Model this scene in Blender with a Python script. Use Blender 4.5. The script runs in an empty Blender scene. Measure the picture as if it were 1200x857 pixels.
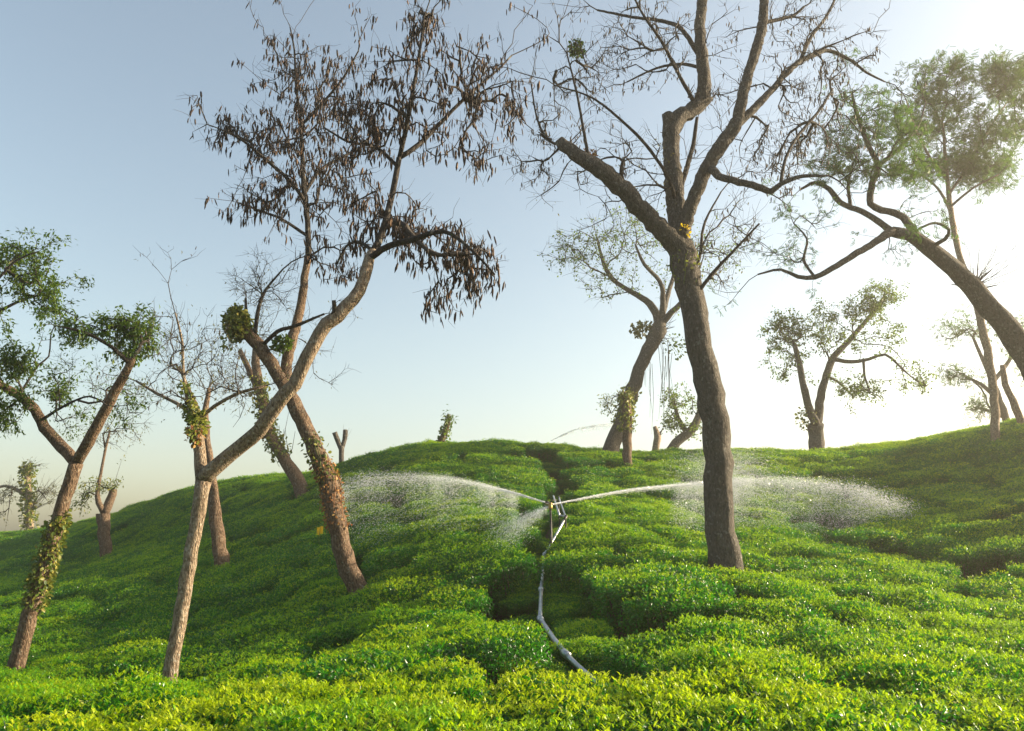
import bpy, math, random
import numpy as np
from mathutils import Vector, Matrix

SEED = 7
rng = np.random.default_rng(SEED)
random.seed(SEED)
SC = bpy.context.scene
COL = SC.collection
R = math.radians

# ------------------------------------------------------------------ camera
F_PX = 924.0; CX, CY = 600.0, 428.5; W_PX = 1200.0
PITCH = math.atan((640.0 - CY) / F_PX)
CAM = np.array([0.0, 0.0, 1.6])
cam_d = bpy.data.cameras.new('camera'); cam = bpy.data.objects.new('camera', cam_d); COL.objects.link(cam)
cam.location = CAM; cam.rotation_euler = (R(90) + PITCH, 0, 0)
cam_d.sensor_fit = 'HORIZONTAL'; cam_d.sensor_width = 36.0
cam_d.lens = 36.0 * F_PX / W_PX
cam_d.clip_end = 2000.0; cam_d.clip_start = 0.05
SC.camera = cam

# ------------------------------------------------------------------ light
SUN_AZ, SUN_EL = R(78), R(16)
w = bpy.data.worlds.new('World'); SC.world = w; w.use_nodes = True
nt = w.node_tree; nt.nodes.clear()
sky = nt.nodes.new('ShaderNodeTexSky'); sky.sky_type = 'NISHITA'; sky.sun_disc = False
sky.sun_elevation = SUN_EL; sky.sun_rotation = SUN_AZ
sky.air_density = 1.0; sky.dust_density = 2.8; sky.ozone_density = 1.2
bg = nt.nodes.new('ShaderNodeBackground'); bg.inputs[1].default_value = 0.117
out = nt.nodes.new('ShaderNodeOutputWorld')
wb = nt.nodes.new('ShaderNodeMix'); wb.data_type = 'RGBA'; wb.blend_type = 'MULTIPLY'; wb.inputs[0].default_value = 1.0
wb.inputs[7].default_value = (1.02, .995, .89, 1)          # the photograph's white balance
hs_ = nt.nodes.new('ShaderNodeHueSaturation'); hs_.inputs['Saturation'].default_value = .86
nt.links.new(sky.outputs[0], hs_.inputs['Color']); nt.links.new(hs_.outputs[0], wb.inputs[6]); nt.links.new(wb.outputs[2], bg.inputs[0]); nt.links.new(bg.outputs[0], out.inputs[0])
sun_d = bpy.data.lights.new('sun', 'SUN'); sun_d.energy = 5.0; sun_d.angle = R(0.6); sun_d.color = (1.0, 0.83, 0.58)
sun = bpy.data.objects.new('sun', sun_d); COL.objects.link(sun)
sdir = Vector((math.sin(SUN_AZ)*math.cos(SUN_EL), math.cos(SUN_AZ)*math.cos(SUN_EL), math.sin(SUN_EL)))
sun.location = sdir * 60
sun.rotation_euler = sdir.to_track_quat('Z', 'Y').to_euler()

SC.view_settings.view_transform = 'Standard'; SC.view_settings.look = 'None'
SC.view_settings.gamma = 1.0; SC.view_settings.exposure = 1.48
SC.view_settings.use_curve_mapping = False
SC.render.engine = 'CYCLES'
cy = SC.cycles
cy.use_denoising = True
cy.max_bounces = 6; cy.diffuse_bounces = 3; cy.glossy_bounces = 2; cy.transmission_bounces = 4
cy.transparent_max_bounces = 12; cy.volume_bounces = 0
cy.sample_clamp_indirect = 4.0
cy.use_adaptive_sampling = False

HAZE_DENSITY = 0.0020

# ------------------------------------------------------------------ pixel -> world
cp, sp = math.cos(PITCH), math.sin(PITCH)
def ray(px, py):
    r = (px - CX) / F_PX; u = (CY - py) / F_PX
    return np.array([r, cp - u*sp, sp + u*cp])
def at(px, py, Y):
    """the point on this pixel's ray at forward distance Y"""
    d = ray(px, py)
    return CAM + d * (Y / d[1])
def mpp(px, py, Y):
    """metres per photo pixel there"""
    d = ray(px, py)
    return (Y / d[1]) / F_PX

# ------------------------------------------------------------------ terrain
CANOPY = 0.72
ctrl = [  # photo x, y of the bush tops and their forward distance
 (-150,870,4.4),(0,857,4.6),(300,857,4.6),(600,862,4.2),(900,857,4.2),(1200,857,4.3),(1400,857,4.3),
 (0,815,6.5),(200,808,8.5),(20,782,11),(-200,790,9),(100,735,14.5),(0,705,18),(123,655,26),(258,661,18),(40,650,33),
 (300,745,11),(415,694,13),(300,640,19.5),(480,745,9),(560,792,6),(500,645,14),(500,585,20),(420,590,21),
 (0,627,46),(150,602,39),(205,580,35),(260,565,31),(330,566,28),(400,547,28),(450,529,27),(522,519,27),(640,522,27),
 (720,529,27),(735,543,24),(860,527,28),(958,529,28),(1050,520,27),(1130,507,24.5),(1200,497,22.5),(1300,478,22),(1420,455,22),
 (640,720,8),(640,655,12),(690,800,5.6),(750,605,17),(700,562,22),(640,590,17),(848,664,12),(900,770,6.6),(1000,705,9.5),
 (1100,765,6.8),(1200,768,7.2),(1000,645,14.5),(1190,700,10.5),(900,562,22),(960,600,18.5),(1060,600,18),(1200,600,15.5),
 (1110,650,14.0),(1100,560,20.5),(1300,620,14),(1400,680,11),(800,720,8.2),(780,660,11.5),(1200,655,12.5),
]
P = []
for (x, y, Y) in ctrl:
    p = at(x, y, Y); P.append((p[0], p[1], p[2] - CANOPY))
extra = [(-40,60,-1.0),(-22,60,-1.0),(-8,45,0.8),(0,44,1.6),(8,44,1.9),(16,44,2.4),(26,44,3.5),(-12,38,2.4),
         (0,75,-4),(30,75,-2),(-40,90,-5),(0,120,-6),(50,100,-4),(90,60,-2),(-60,30,-2.0),(-30,18,-1.0),(-25,5,-0.6),
         (0,0,-.1),(-4,-3,0),(4,-3,0),(0,-15,0),(-20,-15,-.3),(20,-15,.3),(14,2,.2),(25,5,1.5),(30,18,4.5),(35,35,4.0),(-80,-60,-1),(80,-60,0),
         (-120,120,-6),(120,120,-6),(-140,0,-4),(140,0,-3),(0,-140,-2),(60,20,2.0)]
P = np.array(P + extra)
KC = 2.0
def phi(r2): return np.sqrt(r2 + KC*KC)
A = phi(((P[:, None, :2] - P[None, :, :2])**2).sum(-1))
A[np.diag_indices(len(P))] -= 0.06          # light smoothing
zmean = P[:, 2].mean()
WGT = np.linalg.solve(A, P[:, 2] - zmean)
def ground(x, y):
    q = np.stack([np.ravel(x), np.ravel(y)], -1)
    res = np.empty(len(q))
    for i in range(0, len(q), 4000):
        s = q[i:i+4000]
        res[i:i+4000] = phi(((s[:, None] - P[None, :, :2])**2).sum(-1)) @ WGT + zmean
    return res
def g1(x, y): return float(ground(np.array([x]), np.array([y]))[0])
def gnormal(x, y, e=0.6):
    dx = (g1(x+e, y) - g1(x-e, y)) / (2*e); dy = (g1(x, y+e) - g1(x, y-e)) / (2*e)
    return Vector((-dx, -dy, 1)).normalized()
def hit(px, py, off=CANOPY):
    """where a pixel's ray meets the ground raised by off"""
    d = ray(px, py); d = d / np.linalg.norm(d)
    t = np.arange(1.5, 60, 0.1)
    pts = CAM + t[:, None]*d
    b = np.where(pts[:, 2] < ground(pts[:, 0], pts[:, 1]) + off)[0]
    return pts[b[0]] if len(b) else pts[250]

# ------------------------------------------------------------------ mesh helpers
class MB:
    def __init__(s): s.v = []; s.f3 = []; s.f4 = []; s.n = 0; s.t = []; s.ti = False
    def add(s, v, f3=None, f4=None, tint=None):
        v = np.asarray(v, float).reshape(-1, 3)
        if f3 is not None and len(f3): s.f3.append(np.asarray(f3, int).reshape(-1, 3) + s.n)
        if f4 is not None and len(f4): s.f4.append(np.asarray(f4, int).reshape(-1, 4) + s.n)
        s.v.append(v); s.n += len(v)
        if tint is None: tint = np.full(len(v), 0.5)
        s.t.append(np.broadcast_to(tint, (len(v),)) if np.ndim(tint) == 0 else tint)
    def mesh(s, name, mat, smooth=True, offset=None):
        me = bpy.data.meshes.new(name)
        v = np.concatenate(s.v) if s.v else np.zeros((0, 3))
        if offset is not None: v = v - np.asarray(offset)
        f3 = np.concatenate(s.f3) if s.f3 else np.zeros((0, 3), int)
        f4 = np.concatenate(s.f4) if s.f4 else np.zeros((0, 4), int)
        me.vertices.add(len(v)); me.vertices.foreach_set('co', v.astype(np.float32).ravel())
        nl = len(f3)*3 + len(f4)*4
        me.loops.add(nl); me.loops.foreach_set('vertex_index', np.concatenate([f3.ravel(), f4.ravel()]).astype(np.int32))
        me.polygons.add(len(f3) + len(f4))
        st = np.concatenate([np.arange(len(f3))*3, len(f3)*3 + np.arange(len(f4))*4]).astype(np.int32)
        me.polygons.foreach_set('loop_start', st)
        me.polygons.foreach_set('use_smooth', np.full(len(st), smooth))
        a = me.attributes.new('tint', 'FLOAT', 'POINT')
        if s.t: a.data.foreach_set('value', np.concatenate(s.t).astype(np.float32))
        me.update(calc_edges=True); me.validate()
        if mat: me.materials.append(mat)
        return me
    def build(s, name, mat, parent=None, smooth=True, kind=None):
        off = np.array(parent.matrix_basis.translation) if parent is not None else None
        if parent is not None and parent.parent is not None:
            off = off + np.array(parent.parent.matrix_basis.translation)
        o = bpy.data.objects.new(name, s.mesh(name, mat, smooth, off)); COL.objects.link(o)
        if parent is not None: o.parent = parent
        if kind: o['kind'] = kind
        return o
def empty(name, loc, label, cat, group=None):
    o = bpy.data.objects.new(name, None); COL.objects.link(o); o.location = loc; o.empty_display_size = 0.2
    tag(o, label, cat, group); return o
def tag(o, label, cat, group=None, kind=None):
    o['label'] = label; o['category'] = cat
    if group: o['group'] = group
    if kind: o['kind'] = kind

def frames(pts):
    pts = np.asarray(pts, float)
    t = np.gradient(pts, axis=0); t /= np.linalg.norm(t, axis=1)[:, None] + 1e-9
    n = np.zeros_like(t)
    a = np.array([1., 0, 0]) if abs(t[0, 0]) < 0.8 else np.array([0, 1., 0])
    n[0] = np.cross(t[0], a); n[0] /= np.linalg.norm(n[0])
    for i in range(1, len(t)):
        m = n[i-1] - t[i]*np.dot(n[i-1], t[i]); n[i] = m / (np.linalg.norm(m) + 1e-9)
    return t, n, np.cross(t, n)
def tube(mb, pts, rad, sides=6, rough=0.0, cap=True, tint=0.5, lump=0.0):
    pts = np.asarray(pts, float); N = len(pts)
    rad = np.broadcast_to(np.asarray(rad, float), (N,))
    t, n, b = frames(pts)
    ang = np.arange(sides) * 2*math.pi / sides
    rr = np.repeat(rad[:, None], sides, 1)
    if rough: rr = rr * (1 + rough*rng.standard_normal((N, sides)).clip(-2, 2))
    if lump:
        for k in range(5):
            ph = rng.uniform(0, 6.28, 2); fr = rng.uniform(.05, .35)
            rr = rr * (1 + lump*np.sin(ang[None]*rng.integers(1, 4) + np.arange(N)[:, None]*fr + ph[0]) * .5)
    if lump and sides >= 9:
        for k in range(max(3, N//7)):           # knots and old branch scars
            i0 = rng.uniform(0, N); a0 = rng.uniform(0, 6.28); am_ = rng.uniform(.08, .26)*rng.choice([1, 1, -.5])
            da = (ang - a0 + math.pi) % (2*math.pi) - math.pi
            rr = rr * (1 + am_*np.exp(-((np.arange(N)[:, None]-i0)/1.6)**2 - (da[None]/.5)**2))
    v = pts[:, None] + rr[..., None]*(np.cos(ang)[None, :, None]*n[:, None] + np.sin(ang)[None, :, None]*b[:, None])
    i = np.arange(N-1)[:, None]*sides; j = np.arange(sides)[None]; k = (j+1) % sides
    f4 = np.stack([i+j, i+k, i+sides+k, i+sides+j], -1).reshape(-1, 4)
    v = v.reshape(-1, 3); f3 = []
    if cap:
        v = np.vstack([v, pts[0], pts[-1]])
        c0, c1 = N*sides, N*sides + 1; e = (N-1)*sides
        f3 = [(c0, (q+1) % sides, q) for q in range(sides)] + [(c1, e+q, e+(q+1) % sides) for q in range(sides)]
    mb.add(v, f3, f4, tint)
def box(mb, c, h, M=None, tint=.5):
    v = np.array([(x, y, z) for x in (-1, 1) for y in (-1, 1) for z in (-1, 1)], float) * np.asarray(h)
    if M is not None: v = v @ np.asarray(M).T
    mb.add(v + np.asarray(c), None, [(0,1,3,2),(4,6,7,5),(0,4,5,1),(2,3,7,6),(0,2,6,4),(1,5,7,3)], tint)
def smooth_path(pts, rad, step):
    """Catmull-Rom through the traced points"""
    pts = np.asarray(pts, float); rad = np.asarray(rad, float)
    q = np.column_stack([pts, rad]); q = np.vstack([2*q[0]-q[1], q, 2*q[-1]-q[-2]])
    o = []
    for i in range(1, len(q)-2):
        n = max(2, int(np.linalg.norm(q[i+1, :3]-q[i, :3])/step))
        u = np.arange(n)[:, None]/n
        p0, p1, p2, p3 = q[i-1], q[i], q[i+1], q[i+2]
        o.append(.5*((2*p1)+(p2-p0)*u+(2*p0-5*p1+4*p2-p3)*u*u+(3*p1-p0-3*p2+p3)*u**3))
    o = np.vstack(o + [q[-2][None]])
    return o[:, :3], np.maximum(o[:, 3], 0.002)

def unit(a): return a / (np.linalg.norm(a, axis=-1, keepdims=True) + 1e-9)
def scatter(mb, tpl, f3, f4, pos, ydir, zdir, size, tint):
    """many copies of a small template: y along ydir, z near zdir"""
    pos = np.asarray(pos); n = len(pos)
    if n == 0: return
    y = unit(np.asarray(ydir)); x = unit(np.cross(y, np.asarray(zdir))); z = np.cross(x, y)
    size = np.broadcast_to(np.asarray(size, float), (n,))
    tp = np.asarray(tpl, float); m = len(tp)
    v = (tp[None, :, 0, None]*x[:, None] + tp[None, :, 1, None]*y[:, None] + tp[None, :, 2, None]*z[:, None]) * size[:, None, None] + pos[:, None]
    k = (np.arange(n)*m)[:, None, None]
    F3 = (np.asarray(f3, int)[None] + k).reshape(-1, 3) if f3 is not None else None
    F4 = (np.asarray(f4, int)[None] + k).reshape(-1, 4) if f4 is not None else None
    mb.add(v.reshape(-1, 3), F3, F4, np.repeat(np.broadcast_to(tint, (n,)), m))

# leaf templates (y = length 1)
LEAF = [(0,0,0),(-.2,.42,.07),(0,.45,0),(.2,.42,.07),(0,1,-.12)]
LEAF3 = [(0,3,2),(0,2,1),(2,3,4),(2,4,1)]
LEAFH = [(0,0,0),(-.15,.28,.06),(0,.3,.01),(.15,.28,.06),(-.17,.6,.07),(0,.62,.01),(.17,.6,.07),(0,1,-.12)]
LEAFH3 = [(0,2,1),(0,3,2),(4,5,7),(5,6,7)]; LEAFH4 = [(1,2,5,4),(2,3,6,5)]
ROUND = [(0,0,0),(-.3,.35,.05),(-.27,.75,.04),(0,1,-.05),(.27,.75,.04),(.3,.35,.05),(0,.5,0)]
ROUND3 = [(0,6,1),(1,6,2),(2,6,3),(3,6,4),(4,6,5),(5,6,0)]
POD = [(0,0,0),(-.085,.2,.012),(.085,.2,.012),(-.1,.6,-.012),(.1,.6,-.012),(0,1,0),(0,.4,.045),(0,.4,-.045)]
POD3 = [(0,6,1),(0,2,6),(1,6,3),(2,4,6),(3,6,5),(6,4,5),(0,1,7),(0,7,2),(1,3,7),(2,7,4),(3,5,7),(7,5,4)]
# a pinnate frond: thin leaflets either side of a midrib
FR, FR3 = [], []
for k in range(9):
    y0 = .1 + .09*k; ln = .3*math.sin(math.pi*(.18+.8*k/9))**.7
    for s in (-1, 1):
        b = len(FR); FR += [(0, y0, 0), (s*ln*.55, y0+.10, .03), (s*ln, y0+.16, -.04), (s*ln*.5, y0+.02, .0)]
        FR3 += [(b, b+1, b+3), (b+1, b+2, b+3)] if s < 0 else [(b, b+3, b+1), (b+1, b+3, b+2)]

# ------------------------------------------------------------------ materials
def mat_new(name):
    m = bpy.data.materials.new(name); m.use_nodes = True; m.node_tree.nodes.clear(); return m, m.node_tree
def ramp(t, fac, stops):
    r = t.nodes.new('ShaderNodeValToRGB'); t.links.new(fac, r.inputs[0])
    e = r.color_ramp.elements
    e[0].position, e[0].color = stops[0][0], (*stops[0][1], 1); e[1].position, e[1].color = stops[-1][0], (*stops[-1][1], 1)
    for p_, c in stops[1:-1]:
        n = e.new(p_); n.color = (*c, 1)
    return r.outputs[0]
def leaf_mat(name, stops, trans_col, trans=0.4, rough=0.4, spec=0.5, vary=False):
    m, t = mat_new(name)
    a = t.nodes.new('ShaderNodeAttribute'); a.attribute_name = 'tint'
    fac = a.outputs['Fac']
    if vary:   # whole plants differ a little in how young their leaf is
        oi = t.nodes.new('ShaderNodeObjectInfo'); mr = t.nodes.new('ShaderNodeMapRange'); mr.inputs[3].default_value = -vary; mr.inputs[4].default_value = vary
        t.links.new(oi.outputs['Random'], mr.inputs[0]); ad = t.nodes.new('ShaderNodeMath'); ad.use_clamp = True
        t.links.new(fac, ad.inputs[0]); t.links.new(mr.outputs[0], ad.inputs[1]); fac = ad.outputs[0]
    col = ramp(t, fac, stops)
    p = t.nodes.new('ShaderNodeBsdfPrincipled'); t.links.new(col, p.inputs['Base Color'])
    p.inputs['Roughness'].default_value = rough; p.inputs['Specular IOR Level'].default_value = spec
    tr = t.nodes.new('ShaderNodeBsdfTranslucent')
    mx = t.nodes.new('ShaderNodeMix'); mx.data_type = 'RGBA'; mx.blend_type = 'MIX'; mx.inputs[0].default_value = 0.6
    t.links.new(col, mx.inputs[6]); mx.inputs[7].default_value = (*trans_col, 1)
    t.links.new(mx.outputs[2], tr.inputs[0])
    ms = t.nodes.new('ShaderNodeMixShader'); ms.inputs[0].default_value = trans
    t.links.new(p.outputs[0], ms.inputs[1]); t.links.new(tr.outputs[0], ms.inputs[2])
    o = t.nodes.new('ShaderNodeOutputMaterial'); t.links.new(ms.outputs[0], o.inputs[0])
    return m
def bark_mat(name, stops, lichen=(.42,.40,.34), lich_amt=.5, scale=6.0):
    m, t = mat_new(name); L = t.links.new; N = t.nodes.new
    tc = N('ShaderNodeTexCoord'); mp = N('ShaderNodeMapping'); mp.inputs['Scale'].default_value = (1, 1, .35)
    L(tc.outputs['Object'], mp.inputs[0])
    n1 = N('ShaderNodeTexNoise'); n1.inputs['Scale'].default_value = scale*3; n1.inputs['Detail'].default_value = 8; n1.inputs['Roughness'].default_value = .7
    L(mp.outputs[0], n1.inputs[0])
    n2 = N('ShaderNodeTexNoise'); n2.inputs['Scale'].default_value = scale*1.6; n2.inputs['Detail'].default_value = 5
    L(tc.outputs['Object'], n2.inputs[0])
    n3 = N('ShaderNodeTexVoronoi'); n3.inputs['Scale'].default_value = scale*5; L(mp.outputs[0], n3.inputs[0])
    c = ramp(t, n1.outputs[0], stops)
    lf = ramp(t, n2.outputs[0], [(.62 - .1*lich_amt, (0,0,0)), (.70 - .1*lich_amt, (1,1,1))])
    mx = N('ShaderNodeMix'); mx.data_type = 'RGBA'; 
    ml = N('ShaderNodeMath'); ml.operation = 'MULTIPLY'; ml.inputs[1].default_value = lich_amt; L(lf, ml.inputs[0]); L(ml.outputs[0], mx.inputs[0])
    L(c, mx.inputs[6]); mx.inputs[7].default_value = (*lichen, 1)
    p = N('ShaderNodeBsdfPrincipled'); L(mx.outputs[2], p.inputs['Base Color']); p.inputs['Roughness'].default_value = .9
    p.inputs['Specular IOR Level'].default_value = .25
    ad = N('ShaderNodeMath'); ad.operation = 'MULTIPLY_ADD'; L(n3.outputs[0], ad.inputs[0]); ad.inputs[1].default_value = .5; L(n1.outputs[0], ad.inputs[2])
    bp = N('ShaderNodeBump'); bp.inputs['Strength'].default_value = 1.0; bp.inputs['Distance'].default_value = .045
    L(ad.outputs[0], bp.inputs['Height']); L(bp.outputs[0], p.inputs['Normal'])
    o = N('ShaderNodeOutputMaterial'); L(p.outputs[0], o.inputs[0])
    return m
def plain(name, col, rough=.5, metal=0., bump=0., scale=20., var=.3):
    m, t = mat_new(name); L = t.links.new; N = t.nodes.new
    tc = N('ShaderNodeTexCoord')
    n = N('ShaderNodeTexNoise'); n.inputs['Scale'].default_value = scale; n.inputs['Detail'].default_value = 6; L(tc.outputs['Object'], n.inputs[0])
    c = ramp(t, n.outputs[0], [(.3, tuple(x*(1-var) for x in col)), (.7, tuple(min(1, x*(1+var)) for x in col))])
    p = N('ShaderNodeBsdfPrincipled'); L(c, p.inputs['Base Color']); p.inputs['Roughness'].default_value = rough; p.inputs['Metallic'].default_value = metal
    if bump:
        b = N('ShaderNodeBump'); b.inputs['Strength'].default_value = bump; b.inputs['Distance'].default_value = .05; L(n.outputs[0], b.inputs['Height']); L(b.outputs[0], p.inputs['Normal'])
    o = N('ShaderNodeOutputMaterial'); L(p.outputs[0], o.inputs[0])
    return m

M = {}
M['tea'] = leaf_mat('tea_leaf_mature', [(0, (.006,.030,.003)), (.5, (.017,.120,.005)), (.9, (.05,.23,.006)), (1, (.20,.23,.015))], (.09,.46,.005), .33, .30, .42, .2)
M['shoot'] = leaf_mat('tea_leaf_young', [(0, (.05,.21,.004)), (.5, (.14,.35,.005)), (1, (.40,.47,.006))], (.46,.64,.005), .5, .36, .4, .28)
M['teawood'] = bark_mat('tea_wood', [(.3, (.05,.038,.028)), (.7, (.14,.11,.085))], lich_amt=.2, scale=14)
M['soil'] = plain('soil', (.04,.028,.018), .95, 0, .8, 5., .5)
M['bark_grey'] = bark_mat('bark_grey', [(.3, (.03,.026,.022)), (.55, (.095,.083,.07)), (.75, (.17,.152,.13))], lichen=(.34,.33,.29), lich_amt=.35, scale=11)
M['bark_pale'] = bark_mat('bark_pale', [(.34, (.07,.048,.032)), (.5, (.24,.18,.125)), (.68, (.40,.32,.235))], (.46,.43,.36), .5, 14)
M['bark_brown'] = bark_mat('bark_brown', [(.34, (.035,.022,.014)), (.5, (.13,.085,.055)), (.68, (.27,.19,.125))], (.30,.28,.22), .4, 12)
M['bark_dark_backlit'] = bark_mat('bark_dark_backlit', [(.3, (.016,.013,.011)), (.7, (.055,.046,.039))], lich_amt=.25, scale=6)  # backlit darkness of the upper limbs, painted into the bark colour
M['deadwood'] = bark_mat('dead_bark', [(.3, (.09,.055,.03)), (.7, (.30,.18,.09))], (.42,.30,.17), .5, 9)
M['twig'] = plain('twig_bark', (.036,.029,.024), .9, 0, 0, 30)
M['twig_pale'] = plain('twig_bark_pale', (.16,.135,.105), .9, 0, 0, 30)
M['pod'] = leaf_mat('seed_pod', [(0, (.022,.013,.010)), (.8, (.06,.034,.022)), (1, (.17,.09,.04))], (.20,.09,.04), .12, .6, .3)
M['podpale'] = leaf_mat('seed_pod_grey', [(0, (.05,.042,.03)), (1, (.13,.10,.07))], (.20,.14,.07), .2, .6, .3)
M['leaf'] = leaf_mat('tree_leaf', [(0, (.02,.055,.008)), (.6, (.05,.11,.012)), (1, (.13,.18,.02))], (.20,.30,.015), .42, .45, .4)
M['feather'] = leaf_mat('feather_leaf', [(0, (.02,.06,.012)), (.6, (.045,.11,.022)), (1, (.09,.15,.03))], (.13,.26,.03), .38, .5, .3)
M['olive'] = leaf_mat('olive_leaf', [(0, (.05,.06,.02)), (1, (.16,.16,.06))], (.24,.22,.06), .4, .5, .3)
M['ivy'] = leaf_mat('ivy_leaf', [(0, (.04,.08,.012)), (.5, (.10,.15,.02)), (1, (.30,.26,.05))], (.26,.28,.04), .4, .45, .4)
M['dry'] = leaf_mat('dry_creeper_leaf', [(0, (.14,.06,.025)), (.6, (.30,.14,.05)), (1, (.42,.28,.10))], (.45,.2,.06), .3, .6, .2)
M['yellow'] = leaf_mat('yellow_leaf', [(0, (.70,.46,.01)), (1, (.85,.64,.02))], (.9,.66,.02), .4, .5, .2)
M['metal'] = plain('aluminium_pipe', (.40,.42,.44), .38, .9, .05, 12, .2)
M['darkmetal'] = plain('dark_iron', (.05,.048,.045), .5, .7, .1, 20)
M['brass'] = plain('brass_fitting', (.35,.24,.09), .4, .9, .05, 20)
M['trap'] = plain('yellow_card', (.75,.50,.03), .6, 0, 0, 8, .12)
m, t = mat_new('water_drop')
p = t.nodes.new('ShaderNodeBsdfPrincipled'); p.inputs['Base Color'].default_value = (.92,.95,.97,1); p.inputs['Roughness'].default_value = .15
tr = t.nodes.new('ShaderNodeBsdfTranslucent'); tr.inputs[0].default_value = (.95,.96,.97,1)
ms = t.nodes.new('ShaderNodeMixShader'); ms.inputs[0].default_value = .6
o = t.nodes.new('ShaderNodeOutputMaterial')
t.links.new(p.outputs[0], ms.inputs[1]); t.links.new(tr.outputs[0], ms.inputs[2]); t.links.new(ms.outputs[0], o.inputs[0])
M['water'] = m

# ------------------------------------------------------------------ ground
def axis(lo, hi, a, b, fine, coarse):
    return np.unique(np.round(np.concatenate([np.arange(lo, a, coarse), np.arange(a, b, fine), np.arange(b, hi+.01, coarse)]), 3))
gx = axis(-150, 150, -40, 40, .6, 6); gy = axis(-60, 150, -6, 54, .6, 6)
GX, GY = np.meshgrid(gx, gy)
GZ = ground(GX, GY).reshape(GX.shape) + .03*np.sin(GX*3.1)*np.sin(GY*2.7+1)
mb = MB(); nx = len(gx)
ii = (np.arange(len(gy)-1)[:, None]*nx + np.arange(nx-1)[None]).ravel()
mb.add(np.stack([GX.ravel(), GY.ravel(), GZ.ravel()], -1), None, np.stack([ii, ii+1, ii+nx+1, ii+nx], -1))
mb.build('ground', M['soil'], kind='structure')

# ------------------------------------------------------------------ pipe course (also the path between the bushes)
pipe_px = [(700,800,.40),(662,766,.44),(633,725,.46),(634,690,.46),(638,650,.50),(663,606,.98),(655,583,1.0)]
pipe_pts = np.array([hit(x, y, o_) for x, y, o_ in pipe_px])
gully = [np.array([pipe_pts[0][0]+.3, pipe_pts[0][1]-.9])] + [q[:2] for q in pipe_pts[:5]] + [hit(648, 590, .4)[:2], hit(655, 565, .5)[:2], hit(640, 545, .6)[:2], hit(632,528,.7)[:2]]
gully = np.array(gully)
path_r = np.array([hit(x, y, .5)[:2] for x, y in ((960,610),(1015,655),(1090,668),(1190,700),(1290,720))])
def seg_dist(q, line):
    d = np.full(len(q), 1e9)
    for a, b in zip(line[:-1], line[1:]):
        ab = b-a; u = np.clip(((q-a)@ab)/(ab@ab), 0, 1)
        d = np.minimum(d, np.linalg.norm(q-(a+u[:, None]*ab), axis=1))
    return d

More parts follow.
